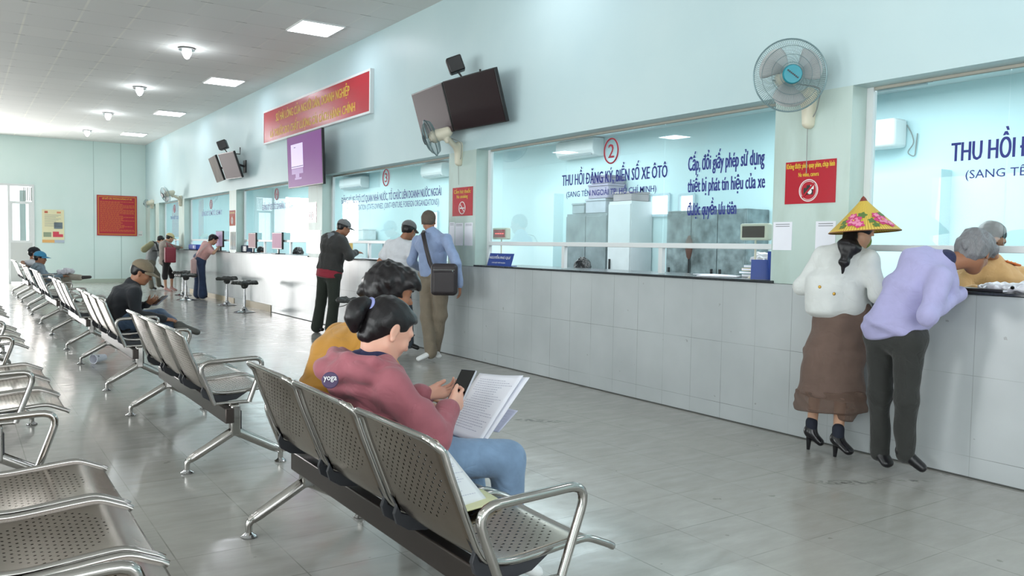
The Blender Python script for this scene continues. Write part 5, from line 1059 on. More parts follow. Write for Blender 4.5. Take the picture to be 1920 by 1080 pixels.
# --- blue shirt man with bag
J = dict(P=A_(813, 516, 8.85), C=A_(809, 440, 8.83), H=A_(804, 414, 8.87), f=(0.62, 0.76, -0.12), lat=(-0.62, 0.78, 0), SL=A_(783, 452, 8.95), SR=A_(838, 450, 8.7), EL=A_(772, 490, 9.05), WL=A_(790, 505, 9.3), ER=A_(856, 495, 8.6), WR=A_(862, 537, 8.62), handR=((0.05, 0, -1), (-0.6, 0.6, 0), (0.6, 0.6, 0), (0.35, 0.5, 0.4)),
         hL=A_(801, 522, 8.95), hR=A_(826, 522, 8.78), KL=A_(800, 592, 8.85), AL=A_(808, 662, 8.78), TL=A_(785, 673, 8.70), KR=A_(826, 592, 8.85), AR=A_(815, 658, 8.95), TR=A_(822, 668, 8.86))
person('man in light blue shirt and khaki trousers with black shoulder bag, back turned', J, [('shirt', cloth('light_blue_shirt', '8b9cbe'), lambda F: torso(F, 1.12, 1.2, hem=0.0, fl=0.92)+sleeves(F, 1.12)+[lof(F['C'], F['C']+F['up']*0.03, 0.06, 0.058, k=0.01, capf=0.3)], dict(wrinkle=0.005)),
       ('trousers', cloth('khaki_brown_trousers', '7d7262'), lambda F: trousers(F, 1.14, 1.1), dict(wrinkle=0.004)), ('belt', M_BLACK, lambda F: [lof(F['P']+F['up']*0.055, F['P']+F['up']*0.085, (0.146, 0.115), (0.146, 0.115), lat=F['lat'], k=0.01, capf=0.15)]), ('shoes', M_WHITE, shoes, dict(h=0.008))],
       s=0.95, h=0.008, skin=SKIN_D, hair=H_SALT, face=False)
bc = at(833, 524, 8.50); bt_ = thing('shoulder_bag', 'black shoulder bag hanging on the back of the blue-shirted man', 'bag', tuple(bc)); off = tuple(bc); l_, f_, u_ = basis(_F*V(1, 1, 0)); B_ = np.stack([l_, f_, u_])
LB = mat('dark_brown_nylon', '2b2427', 0.5, bump=0.2)
soft('bag_body', [rbox(bc, (0.138, 0.06, 0.165), B_, 0.045)], LB, bt_, off, h=0.008)
soft('front_pocket', [rbox(bc-f_*0.06-u_*0.03, (0.115, 0.022, 0.115), B_, 0.02)], LB, bt_, off, h=0.008)
b = MB(); b.tube([tuple(bc-f_*0.062+u_*0.10+l_*x) for x in (-0.11, 0.11)], 0.004, 6); b.tube([tuple(bc-f_*0.066+u_*0.10-l_*0.09), tuple(bc-f_*0.07+u_*0.06-l_*0.09)], 0.004, 6); b.build('zipper', M_CHROME, bt_, off)
def strap(pts, w, m, parent, off, nrm_dir, name='strap'):
    b = MB(); P = [V(*p) for p in pts]; vs = []; fs = []
    for i, p in enumerate(P):
        d = nrm(P[min(i+1, len(P)-1)]-P[max(i-1, 0)]); s = nrm(np.cross(d, nrm_dir)); vs += [tuple(p-s*w/2), tuple(p+s*w/2)]
    for i in range(len(P)-1): fs.append((2*i, 2*i+1, 2*i+3, 2*i+2))
    b.add(vs, fs); o = b.build(name, m, parent, off, smooth=True); so = o.modifiers.new('thickness', 'SOLIDIFY'); so.thickness = 0.004; so.offset = 0; return o
strap([A_(796, 432, 8.84), A_(793, 437, 8.70), A_(799, 465, 8.60), A_(806, 492, 8.62), A_(812, 505, 8.57)], 0.045, LB, bt_, off, -_F)

# --- woman in conical hat
CRM = cloth('cream_white_jacket', 'd5d8d6', 0.03)
J = dict(P=A_(1583, 590, 5.03), M=A_(1578, 530, 5.02), C=A_(1592, 468, 5.00), H=A_(1614, 432, 5.00), f=(0.80, 0.42, -0.42), lat=(-0.60, 0.80, 0), SL=A_(1546, 478, 5.10), SR=A_(1630, 490, 4.90), EL=A_(1506, 538, 5.14), WL=A_(1538, 512, 5.20), ER=A_(1646, 553, 4.86), WR=A_(1664, 535, 5.02),
         handR=((0.7, 0.6, 0.2), (0, 0.2, -1), (-0.6, 0.7, 0), REL), KL=A_(1532, 700, 5.15), AL=A_(1521, 812, 5.14), TL=A_(1538, 829, 5.12), KR=A_(1578, 712, 5.02), AR=A_(1571, 826, 4.96), TR=A_(1592, 846, 4.90), hL=A_(1558, 600, 5.17), hR=A_(1606, 606, 5.04))
def conical(F, root, off):
    ap = at(1619, 371, 4.96); cen = at(1621, 436, 4.96); ax = nrm(ap-cen); Hh = 0.205; R0 = 0.200; n = 60
    w = mat('woven_yellow_hat', 'c8a83e', 0.7); q = NT(w) if False else None
    m = bpy.data.materials.new('yellow_striped_straw'); nn = NT(m); uvn = nn.new('ShaderNodeUVMap'); sp = nn.new('ShaderNodeSeparateXYZ'); nn.l.new(uvn.outputs[0], sp.inputs[0])
    st = nn.math('GREATER_THAN', nn.math('FRACT', nn.math('MULTIPLY', sp.outputs[0], 78.0)), 0.5)
    nn.l.new(nn.mix(st, lin('e0c356'), lin('c3a040')), nn.b.inputs['Base Color']); nn.b.inputs['Roughness'].default_value = 0.55
    rows = 12; me = bpy.data.meshes.new('conical_hat'); vs = []; fs = []
    e1 = nrm(np.cross(ax, V(0, 0, 1)+V(0.3, 0.1, 0))); e2 = np.cross(ax, e1)
    for r in range(rows+1):
        tt = r/rows
        for i in range(n+1): a = 2*PI*i/n; vs.append(tuple(ap-ax*Hh*(tt**0.93)+(e1*math.cos(a)+e2*math.sin(a))*(R0*tt+0.002)-np.array(off)))
    for r in range(rows):
        for i in range(n): k = r*(n+1)+i; fs.append((k, k+1, k+n+2, k+n+1))
    me.from_pydata(vs, [], fs); uv = me.uv_layers.new(name='UVMap')
    for pl in me.polygons:
        pl.use_smooth = True
        for li, vi in zip(pl.loop_indices, pl.vertices): uv.data[li].uv = ((vi % (n+1))/n, (vi//(n+1))/rows)
    me.materials.append(m); o = bpy.data.objects.new('conical_hat', me); COL.objects.link(o); o.parent = root; so = o.modifiers.new('thickness', 'SOLIDIFY'); so.thickness = 0.003; so.offset = -1 
    CPt = lambda tt, a, o_=0.004: ap-ax*Hh*(tt**0.93)+(e1*math.cos(a)+e2*math.sin(a))*(R0*tt+0.002)+nrm(ax*0.7+(e1*math.cos(a)+e2*math.sin(a))*0.7)*o_
    b = MB(); b.lathe([(0.0, 0.012), (0.012, 0.0), (0.026, -0.026)], tuple(ap), axis=tuple(ax), n=20); b.build('hat_tip', mat('brown_hat_tip', '7d3a2f', 0.6), o, off, smooth=True)
    b = MB(); b.tube([tuple(CPt(1.0, 2*PI*i/60, 0.0)) for i in range(60)], 0.0035, 6, closed=True); b.build('hat_rim', mat('brown_rim', '8a5a34', 0.6), o, off)
    FM = [mat('pink_petal', 'd3447f', 0.6), mat('light_pink_petal', 'ec93b4', 0.6), mat('green_leaf', '5d7a3e', 0.6), mat('yellow_heart', 'e7c457', 0.6)]
    ctr = at(1574, 420, 5.0); ctr2 = at(1660, 418, 5.05)
    def ang(p): d = p-ap; return math.atan2(np.dot(d, e2), np.dot(d, e1))
    for (px, py) in ((1590, 412), (1659, 417)):
        a0 = ang(at(px, py, 4.8)); sgn = 1
        for k, (dt, da, rr, mi) in enumerate([(-0.17, 0.30, 0.030, 2), (0.02, -0.42, 0.026, 2), (0.16, -0.34, 0.024, 2), (0.0, 0.0, 0.052, 0), (0.13, 0.22, 0.036, 0), (-0.13, -0.14, 0.030, 0), (0.02, 0.02, 0.034, 1), (0.13, 0.22, 0.022, 1), (-0.13, -0.14, 0.018, 1), (0.0, 0.0, 0.015, 0), (0.01, 0.0, 0.007, 3)]):
            b = MB(); vs = []; N_ = 20; z = 0.0045+0.0007*k; tt0 = 0.70+dt
            for i in range(N_):
                th = 2*PI*i/N_; rad = rr*(0.82+0.18*math.cos(5*th+k)); tt_ = tt0+rad*math.sin(th)/0.29; vs.append(tuple(CPt(max(0.06, min(1, tt_)), a0+da+rad*math.cos(th)/(R0*tt0), z)))
            b.add(vs, [tuple(range(N_))]); b.build('painted_flower', FM[mi], o, off)
def skirt(F):
    P = F['P']; w = at(1578, 560, 5.03); k1 = at(1566, 660, 5.03); k2 = at(1555, 745, 5.03)
    lt = F['lat']
    return [lof(w, P, (0.135, 0.11), (0.16, 0.13), lat=lt, k=0.03), lof(P, k1, (0.16, 0.13), (0.175, 0.125), lat=lt, k=0.03), lof(k1, k2, (0.175, 0.125), (0.205, 0.125), lat=lt, k=0.03, capf=0.12)]
def lace(F):
    lt = F['lat']; return [lof(at(1556, 732, 5.03), at(1556, 770, 5.03), (0.196, 0.128), (0.202, 0.128), lat=lt, k=0.01, capf=0.08), lof(at(1592, 735, 4.97), at(1586, 788, 4.95), (0.085, 0.07), (0.045, 0.045), lat=lt, k=0.03, capf=0.2)]
BRN = cloth('brown_chiffon', '6a564d', 0.08, sheen=0.1)
def jacket(F):
    p = torso(F, 1.02, 1.08, hem=0.0, fl=1.0); lt = F['lat']; h0 = at(1563, 580, 5.03)
    p += [lof(at(1560, 520, 5.03), h0, (0.150, 0.12), (0.172, 0.135), lat=nrm(lt+V(0, 0, 0.30)), k=0.07, capf=0.4)]+sleeves(F, 1.12, cuff=1.15)
    return p
hatp, off, F_ = person('woman in yellow conical hat and white jacket leaning toward the window numbered 1', J,
       [('jacket', CRM, jacket, dict(h=0.008, wrinkle=0.006, wscale=13)), ('skirt', BRN, skirt, dict(h=0.009, wrinkle=0.006, wscale=15)), ('lace_hem', mat('brown_lace', '6f594e', 0.9, alpha=0.72), lace, dict(h=0.008, wrinkle=0.006, wscale=24, seed=4)),
        ('sock', mat('dark_sock', '1c2130', 0.8), lambda F: [lof(F['g']('AL')+V(0, 0, 0.07), F['g']('AL'), 0.036, 0.034, k=0.01, capf=0.3)]), ('sock', mat('dark_sock', '1c2130', 0.8), lambda F: [lof(F['g']('AR')+V(0, 0, 0.07), F['g']('AR'), 0.036, 0.034, k=0.01, capf=0.3)]),
        ('shoes', mat('black_patent_leather', '17161a', 0.2), lambda F: shoes(F, 0.98), dict(h=0.006)),
        ('green_mask', cloth('green_cloth_mask', '7f8f3a'), lambda F: [F['HE']((0, 0.045, -0.055), (0.068, 0.062, 0.055))])],
       s=0.93, h=0.007, skin=SKIN, hat=conical, face=False)
l_, f_, u_ = basis(_F*V(1, 1, 0))
soft('ponytail', [lof(at(1596, 430, 4.93), at(1592, 462, 4.85), (0.042, 0.03), (0.048, 0.025), lat=_R, k=0.05), lof(at(1592, 462, 4.85), at(1583, 492, 4.82), (0.046, 0.022), (0.028, 0.015), lat=_R, k=0.05), lof(at(1583, 492, 4.82), at(1579, 513, 4.83), (0.026, 0.013), (0.006, 0.005), lat=_R, k=0.02)], H_BLACK, hatp, off, h=0.006, wrinkle=0.0015, wscale=60)
for px, py in ((1537, 538), (1564, 551)):
    b = MB(); b.lathe([(0.0, 0.004), (0.008, 0.003), (0.010, 0.0)], tuple(at(px, py, 4.845)), axis=tuple(-_F), n=14); b.build('gold_button', mat('brass_button', 'a8843c', 0.3, metal=0.9), hatp, off)
for sd in 'LR':
    A1, T1 = V(*J['A'+sd]), V(*J['T'+sd]); b = MB(); b.tube([tuple(A1-nrm(T1-A1)*0.015+V(0, 0, -0.01)), tuple(V(*(A1-nrm(T1-A1)*0.02)[:2], 0.003))], [0.020, 0.010], 10); b.build('shoe_heel', mat('black_patent_leather', '17161a', 0.2), hatp, off)

# --- man in lavender shirt bending to the window
LAV = cloth('lavender_shirt', 'a9a6cf', 0.04)
J = dict(P=A_(1680, 610, 4.52), M=A_(1713, 540, 4.48), C=A_(1766, 496, 4.44), H=A_(1828, 472, 4.46), f=(0.80, 0.10, -0.50), hup=(0.45, 0, 0.85), lat=(-0.50, 0.86, 0.1), SL=A_(1724, 494, 4.60), SR=A_(1764, 522, 4.32), ER=A_(1740, 590, 4.26), WR=A_(1800, 548, 4.48), EL=A_(1676, 532, 4.70), WL=A_(1700, 545, 4.9),
         handR=((0.85, 0.4, 0.1), (0, 0.2, -1), (-0.3, 0.9, 0), REL), hL=A_(1654, 628, 4.62), hR=A_(1704, 636, 4.46), KL=A_(1650, 740, 4.66), AL=A_(1650, 848, 4.70), TL=A_(1664, 868, 4.66), KR=A_(1698, 745, 4.50), AR=A_(1697, 850, 4.55), TR=A_(1728, 876, 4.52))
person('man in lavender shirt and dark trousers bending toward the window numbered 1', J,
       [('shirt', LAV, lambda F: torso(F, 1.03, 1.0, hem=0.02, fl=1.06)+sleeves(F, 1.08, cuff=1.15)+[lof(at(1672, 596, 4.53), at(1680, 618, 4.53), (0.158, 0.118), (0.162, 0.120), lat=F['lat'], k=0.08, capf=0.3)], dict(h=0.008, wrinkle=0.006, wscale=14)),
        ('shirt_collar', NAVY, lambda F: [lof(F['C']+F['up']*0.0, F['C']+F['up']*0.03, 0.060, 0.058, k=0.01, capf=0.3)], dict(h=0.006)),
        ('trousers', cloth('charcoal_trousers', '2c2d2b'), lambda F: trousers(F, 1.02, 1.02), dict(wrinkle=0.004)), ('shoes', mat('black_leather', '17161a', 0.3), lambda F: shoes(F, 1.1))],
       s=0.95, h=0.007, skin=SKIN_D, hair=H_GREY, hairstyle='mop', face=False)
# --- officer behind window 1
UNI = cloth('tan_uniform', 'b98f5c', 0.05)
J = dict(P=A_(1860, 600, 5.25), C=A_(1862, 500, 5.28), H=A_(1859, 448, 5.22), f=(-0.42, -0.75, -0.50), lat=(0.80, -0.55, 0), SR=A_(1815, 518, 5.25), SL=A_(1908, 516, 5.35), ER=A_(1795, 560, 5.15), WR=A_(1830, 543, 4.98), EL=A_(1930, 565, 5.2), WL=A_(1895, 545, 5.0),
         handR=((0.6, -0.6, 0), (0, 0, -1), (0.5, 0.5, 0), REL), handL=((-0.8, -0.4, 0), (0, 0, -1), (0.5, 0.5, 0), REL))
offp, off, F_ = person('officer in tan uniform with orange shoulder boards behind the counter', J, [('uniform_shirt', UNI, lambda F: torso(F, 1.1, 1.1)+sleeves(F, 1.15)+[lof(F['C'], F['C']+F['up']*0.03, 0.066, 0.06, k=0.01, capf=0.3)], dict(wrinkle=0.004))], s=0.95, h=0.007, skin=SKIN_D, hair=H_BLACK)
for a, b_, nm in ((at(1884, 496, 5.24), at(1908, 503, 5.26), 1), (at(1838, 498, 5.2), at(1820, 506, 5.18), 2)):
    b = MB(); d = nrm(b_-a); s_ = nrm(np.cross(d, V(0, 0, 1))); R = Matrix((tuple(d), tuple(s_), tuple(np.cross(d, s_)))).transposed(); c = (a+b_)/2+V(0, 0, 0.02)
    b.box(tuple(c), (0.055, 0.024, 0.006), R); e = b.build('shoulder_board', mat('orange_shoulder_board', 'c4652c', 0.5), offp, off, bevel=0.003)
    b = MB(); b.box(tuple(c+V(0, 0, 0.007)), (0.045, 0.003, 0.001), R)
    for k in range(3): b.ball(tuple(c+d*(k-1)*0.03+V(0, 0, 0.009)), 0.006, 8)
    b.build('rank_star', M_YEL, e, off)
# --- bending woman in pink blouse
J = dict(P=A_(374, 487, 17.80), C=A_(391, 461, 17.75), H=A_(400, 449, 17.80), f=(0.85, 0.0, -0.5), hup=(0.4, 0, 0.9), lat=(-0.3, 0.95, 0), ER=A_(401, 474, 17.55), WR=A_(410, 463, 17.75), EL=A_(404, 474, 18.15), WL=A_(412, 465, 18.15), handR=((0.9, 0, 0.3), (0, 0, -1), (0, 1, 0), REL),
         KL=A_(371, 522, 17.95), AL=A_(371, 551, 17.90), TL=A_(378, 555, 17.85), KR=A_(379, 522, 17.70), AR=A_(380, 552, 17.65), TR=A_(387, 556, 17.65))
person('woman in pale pink blouse and wide blue jeans bending at the window numbered 5', J, [('blouse', cloth('pale_pink_blouse', 'cf9f9b'), lambda F: torso(F, 1.1, 1.1)+sleeves(F, 1.1, True)), ('wide_jeans', cloth('dark_blue_denim', '2c3d5b', 0.15), lambda F: trousers(F, 1.15, 1.75)), ('shoes', M_BLACK, shoes)], s=0.95, h=0.010, hairstyle='bun', face=False)
bc = at(363, 503, 17.55); t = thing('shoulder_bag', 'long pale pink bag hanging at the hip of the pink-bloused woman', 'bag', tuple(bc)); off = tuple(bc)
soft('bag_body', [rbox(bc, (0.06, 0.05, 0.20), None, 0.04)], cloth('pale_pink_bag', 'c9a9a6'), t, off, h=0.01); strap([tuple(bc+V(0, 0, 0.18)), A_(372, 475, 17.55), A_(388, 459, 17.55)], 0.03, cloth('pale_pink_bag', 'c9a9a6'), t, off, -_F)
# --- the pair at the farthest window
J = dict(P=A_(309, 490, 20.45), C=A_(310, 455, 20.40), H=A_(319, 446, 20.45), f=(0.9, 0.1, -0.35), lat=(-0.3, 0.95, 0), ER=A_(326, 463, 20.30), WR=A_(337, 464, 20.40), EL=A_(322, 462, 20.80), WL=A_(335, 464, 20.90), handR=((0.9, 0, 0), (0, 0, -1), (0, 1, 0), REL),
         KL=A_(322, 515, 20.65), AL=A_(322, 540, 20.65), TL=A_(330, 544, 20.60), KR=A_(309, 517, 20.35), AR=A_(311, 542, 20.35), TR=A_(321, 545, 20.30))
person('person with pale yellow cap and taupe jacket leaning at the farthest window', J, [('jacket', cloth('taupe_jacket', '7d756d'), lambda F: torso(F, 1.15, 1.15)+sleeves(F, 1.1)), ('shorts', cloth('black_shorts', '221f22'), lambda F: trousers(F, 1.1, 1.2, 0.15)), ('shoes', mat('pink_shoe', 'c79a94', 0.5), shoes)], s=0.95, h=0.011, hat=cap_hat(cloth('pale_yellow_cap', 'cdbf92')), face=False)
bc = at(319, 478, 20.15); t = thing('red_bag', 'dark red bag hanging from the shoulder of the person in pale yellow cap', 'bag', tuple(bc)); off = tuple(bc)
soft('bag_body', [rbox(bc, (0.13, 0.06, 0.19), None, 0.025)], mat('dark_red_leather', '7d2433', 0.45), t, off, h=0.01); strap([tuple(bc+V(-0.05, 0, 0.18)), A_(312, 455, 20.20), A_(322, 460, 20.20), tuple(bc+V(0.08, 0, 0.18))], 0.03, mat('dark_red_leather', '7d2433', 0.45), t, off, -_F)
J = dict(P=A_(281, 492, 20.90), C=A_(292, 458, 20.95), H=A_(302, 450, 21.05), f=(0.9, 0.1, -0.4), lat=(-0.3, 0.95, 0), ER=A_(300, 478, 20.70), WR=A_(312, 470, 20.90), EL=A_(305, 472, 21.30), WL=A_(318, 468, 21.40),
         KL=A_(295, 515, 21.20), AL=A_(298, 534, 21.20), TL=A_(306, 538, 21.20), KR=A_(280, 515, 20.80), AR=A_(284, 538, 20.70), TR=A_(292, 541, 20.70))
person('person in grey shirt with olive backpack beside the pale yellow cap', J, [('shirt', cloth('mid_grey_shirt', '75787a'), lambda F: torso(F, 1.15, 1.15)+sleeves(F, 1.1)), ('trousers', cloth('grey_olive_trousers', '6e6c60'), lambda F: trousers(F, 1.1, 1.2)), ('shoes', M_BLACK, shoes)], s=0.95, h=0.011, face=False)
bc = at(278, 463, 20.70); t = thing('backpack', 'olive backpack on the back of the person in grey shirt', 'backpack', tuple(bc)); off = tuple(bc)
soft('pack_body', [lof(bc-_R*0.10-V(0, 0, 0.06), bc+_R*0.08+V(0, 0, 0.08), 0.085, 0.07)], cloth('olive_canvas', '8b8a6a'), t, off, h=0.011); strap([tuple(bc+_R*0.1+V(0, 0, 0.14)), A_(293, 456, 20.70), A_(297, 470, 20.70), tuple(bc+_R*0.1-V(0, 0, 0.1))], 0.04, cloth('dark_strap', '2e2f31'), t, off, -_F)

# --- clerks whose heads show above the counters
def clerk(px, py, d, label, col, hs='short', hair=None):
    H = at(px, py, d); C = H+V(0.05, 0.03, -0.20); P = C+V(0.05, 0.02, -0.42)
    J = dict(P=tuple(P), C=tuple(C), H=tuple(H), f=(-0.5, -0.55, -0.62), lat=(0.7, -0.7, 0), ER=tuple(C+V(-0.16, 0.12, -0.25)), WR=tuple(C+V(-0.30, 0.02, -0.22)), EL=tuple(C+V(0.10, -0.22, -0.25)), WL=tuple(C+V(-0.12, -0.25, -0.22)))
    person(label, J, [('shirt', cloth('clerk_shirt_'+col, col), lambda F: torso(F)+sleeves(F, 1.1))], s=0.95, h=0.009, skin=SKIN_D, hairstyle=hs, hair=hair, core=True)
clerk(1092, 506, 8.6, 'clerk seated low behind window numbered 2, only black hair showing', 'b7a27c', 'mop')
clerk(489, 472, 17.2, 'clerk with brown face low behind the window numbered 4', 'b7a27c')
clerk(559, 476, 15.2, 'clerk with dark hair low behind window numbered 4, next to yellow chair', '27304d', 'mop')

# ------------------------------------------------------------------ things inside the offices
def cabinet(y0, y1, z1, label, m, doors=2, x0=7.97, x1=8.40):
    t = thing('steel_cabinet', label, 'cabinet', (8.2, (y0+y1)/2, 0)); off = (8.2, (y0+y1)/2, 0)
    b = MB(); b.span(x0+0.02, x1, y0, y1, 0.0, z1); b.build('body', m, t, off, bevel=0.006)
    w = (y1-y0)/doors
    for i in range(doors):
        b = MB(); b.span(x0, x0+0.019, y0+i*w+0.008, y0+(i+1)*w-0.008, 0.06, z1-0.04); d = b.build('door', m, t, off, bevel=0.004)
        b = MB(); yy = y0+(i+1)*w-0.07 if i % 2 == 0 else y0+i*w+0.07; b.span(x0-0.025, x0, yy-0.012, yy+0.012, z1*0.5-0.12, z1*0.5+0.12); b.build('handle', M_BLACK, d, off, bevel=0.004)
    return t
cabinet(9.36, 10.34, 1.76, 'grey steel cabinet behind the window numbered 2 with papers stacked on top', M_CAB)
cabinet(6.76, 8.11, 1.75, 'wide grey steel cabinet with peeling paint behind the blue opening lines', mat('peeling_grey_paint', '717d80', 0.4, var=0.55, vscale=7), 3)
cabinet(8.84, 9.33, 1.92, 'narrow whitish cabinet between grey cabinet and bright office door', mat('streaky_white_cabinet', 'c3c8cb', 0.5, var=0.08, vscale=3), 1)
cabinet(18.0, 20.3, 1.34, 'low pale cabinet behind the window numbered 3', mat('pale_cabinet', 'bccdd0', 0.5), 3)
for i, (y0, y1, z0, z1, cc, lb) in enumerate(((9.45, 9.92, 1.765, 1.98, 'a9aeb8', 'grey carton standing on the office cabinet'), (9.96, 10.25, 1.765, 1.93, '8f9aa0', 'small carton at the left end on the office cabinet'), (9.40, 9.86, 1.985, 2.20, '9a90a8', 'purplish bundle of files on top of the grey carton'), (9.42, 9.80, 2.205, 2.33, '888096', 'topmost bundle of files near the office air conditioner'), (8.88, 9.28, 1.925, 2.06, '9b8f93', 'bundle of papers on the narrow whitish cabinet'),
                                     (18.3, 18.8, 1.345, 1.60, 'dfe3e6', 'white box machine on the low cabinet behind the window numbered 3'), (18.85, 19.3, 1.345, 1.56, 'd3d8dc', 'second white box beside the box machine behind window numbered 3'))):
    t = thing('storage_box', lb, 'box', (8.2, (y0+y1)/2, z0)); b = MB(); b.span(8.02, 8.36, y0, y1, z0, z1-0.03); b.build('box_body', mat('carton_'+cc, cc, 0.7, var=0.1), t, (8.2, (y0+y1)/2, z0), bevel=0.01)
    b = MB(); b.span(8.01, 8.37, y0-0.008, y1+0.008, z1-0.03, z1); b.build('lid', mat('carton_'+cc, cc, 0.7, var=0.1), t, (8.2, (y0+y1)/2, z0), bevel=0.004)
def aircon(y0, y1, z0, label):
    t = thing('air_conditioner', label, 'air conditioner', (8.3, (y0+y1)/2, z0)); off = (8.3, (y0+y1)/2, z0); z1 = z0+0.28
    b = MB(); prof = [(8.418, z1), (8.22, z1), (8.185, z1-0.05), (8.18, z0+0.09), (8.22, z0+0.02), (8.30, z0), (8.418, z0)]
    b.add([(x, y0, z) for x, z in prof]+[(x, y1, z) for x, z in prof], [tuple(range(7)), tuple(range(13, 6, -1))]+[(i, (i+1) % 7+7-0, 0, 0) for i in ()]+[(i, i+7, (i+1) % 7+7, (i+1) % 7) for i in range(7)]); b.build('casing', M_WHITE, t, off, bevel=0.01)
    b = MB(); b.span(8.205, 8.235, y0+0.06, y1-0.06, z0+0.012, z0+0.05); b.build('louver', M_GREYP if False else mat('grey_louver', '9fa8ab', 0.5), t, off)
aircon(9.98, 10.93, 2.68, 'white air conditioner on the office wall behind the number 2'); aircon(14.8, 15.7, 2.65, 'white air conditioner at the right side of the window numbered 3'); aircon(18.85, 20.2, 2.62, 'white air conditioner at the left side of the window numbered 3')
t = thing('air_conditioner', 'end of a white air conditioner with hanging cables behind window numbered 1', 'air conditioner', (8.3, 5.3, 2.45)); off = (8.3, 5.3, 2.45)
b = MB(); b.span(8.17, 8.418, 5.0, 5.85, 2.36, 2.66); b.build('casing', M_WHITE, t, off, bevel=0.03)
b = MB(); b.tube(roundpath([(8.4, 5.0, 2.6), (8.38, 4.93, 2.50), (8.38, 4.90, 2.40), (8.38, 4.98, 2.30), (8.4, 4.90, 2.25), (8.4, 4.88, 2.5)], 0.04, 4), 0.006, 6); b.build('cable', mat('grey_cord', '8c918f', 0.6), t, off)
# lit daylight openings in the office back wall
M_PANE = mat('daylit_pane', 'ffffff', 0.3, emit='f4f9ff', estr=1.7)
def office_window(n, y0, y1, z0, z1, nx, nz):
    w = thing('window_%d' % n, None, None, (8.41, y0, z0), kind='structure'); off = (8.41, y0, z0)
    b = MB(); b.span(8.412, 8.418, y0, y1, z0, z1); b.build('daylit_pane', M_PANE, w, off)
    b = MB()
    for i in range(nx+1): y = y0+(y1-y0)*i/nx; b.span(8.38, 8.411, y-0.02, y+0.02, z0, z1)
    for i in range(nz+1): z = z0+(z1-z0)*i/nz; b.span(8.385, 8.411, y0, y1, z-0.018, z+0.018)
    b.build('window_frame', mat('pale_blue_frame', 'b7cdd6', 0.5), w, off)
office_window(8, 8.50, 8.88, 1.72, 2.02, 1, 1); office_window(9, 8.02, 8.30, 1.70, 2.0, 1, 1); office_window(10, 8.27, 8.47, 0.6, 1.70, 1, 5); office_window(11, 15.3, 15.9, 1.25, 1.95, 2, 2)
t = thing('umbrella', 'folded brown umbrella hanging on the wide office cabinet', 'umbrella', (7.90, 7.62, 1.3)); b = MB(); b.tube([(0, 0, 0.12), (0, 0, 0.05), (0, 0, -0.05), (0, 0, -0.16), (0, 0, -0.19)], [0.012, 0.045, 0.05, 0.03, 0.01], 10); b.build('canopy', mat('brown_fabric', '5b4038', 0.7), t, smooth=True); b = MB(); b.tube([(0, 0, -0.18), (0, 0, -0.55)], 0.012, 8); b.build('shaft', M_BLACK, t)
# red number displays above the transom bar
for y0, y1, face, lb in ((7.40, 7.68, 'b02a35', 'cream framed red LED display, left in window numbered 2'), (3.955, 4.21, '4a3a33', 'cream framed dark LED display at the right of window numbered 2')):
    t = thing('led_display', lb, 'number display', (4.93, (y0+y1)/2, 1.29)); off = (4.93, (y0+y1)/2, 1.29)
    b = MB(); b.span(4.90, 4.96, y0, y1, 1.315, 1.44); b.build('casing', M_CREAM, t, off, bevel=0.012)
    b = MB(); b.span(4.897, 4.9, y0+0.025, y1-0.025, 1.335, 1.42); p_ = b.build('display', mat('display_'+face, face, 0.3), t, off)
    b = MB(); b.tube([(4.93, (y0+y1)/2, 1.32), (4.93, (y0+y1)/2, 1.038)], 0.008, 8); b.lathe([(0.05, 0), (0.045, 0.01), (0.01, 0.015)], (4.93, (y0+y1)/2, 1.035)); b.build('stand', M_CREAM, t, off)
    if face[0] == 'b':
        b = MB()
        for k in range(4): b.span(4.895, 4.897, y0+0.05+k*0.045, y0+0.08+k*0.045, 1.372, 1.382)
        b.build('lit_dash', mat('led_red', 'ff6a6a', 0.4, emit='ff5a5a', estr=1.5), p_, off)
# desk name plates on the ledge
NB = mat('blue_plate', '20408f', 0.3)
t = thing('name_plate', 'blue name plate with white letters, left end of the ledge', 'name plate', (4.68, 7.15, 1.036)); off = (4.68, 7.15, 1.036)
b = MB(); b.slab([(4.66, 7.40, 1.036), (4.66, 6.95, 1.036), (4.70, 6.95, 1.165), (4.70, 7.40, 1.165)], -0.006); b.span(4.665, 4.74, 6.95, 7.40, 1.036, 1.042); b.build('plate', NB, t, off)
lettering('lettering', 'NGUYỄN PHÚ QUÍ', (4.668, 7.37, 1.095), (4.668, 6.98, 1.095), 0.055, 0.008, M_WHITE, t, off, up=(0.295, 0, 0.955), bold=0.015)
lettering('lettering', 'CÁN BỘ TIẾP NHẬN', (4.655, 7.30, 1.055), (4.655, 7.05, 1.055), 0.026, 0.004, M_WHITE, t, off, up=(0.295, 0, 0.955))
t = thing('name_plate', 'blue name plate turned sideways beside the pile of files', 'name plate', (4.70, 3.80, 1.036)); off = (4.70, 3.80, 1.036)
b = MB(); b.slab([(4.63, 3.87, 1.036), (4.72, 3.78, 1.036), (4.735, 3.79, 1.175), (4.645, 3.88, 1.175)], 0.006); b.build('plate', NB, t, off)
b = MB(); b.span(4.72, 4.73, 3.76, 3.80, 1.036, 1.235); b.build('holder', NB, t, off)
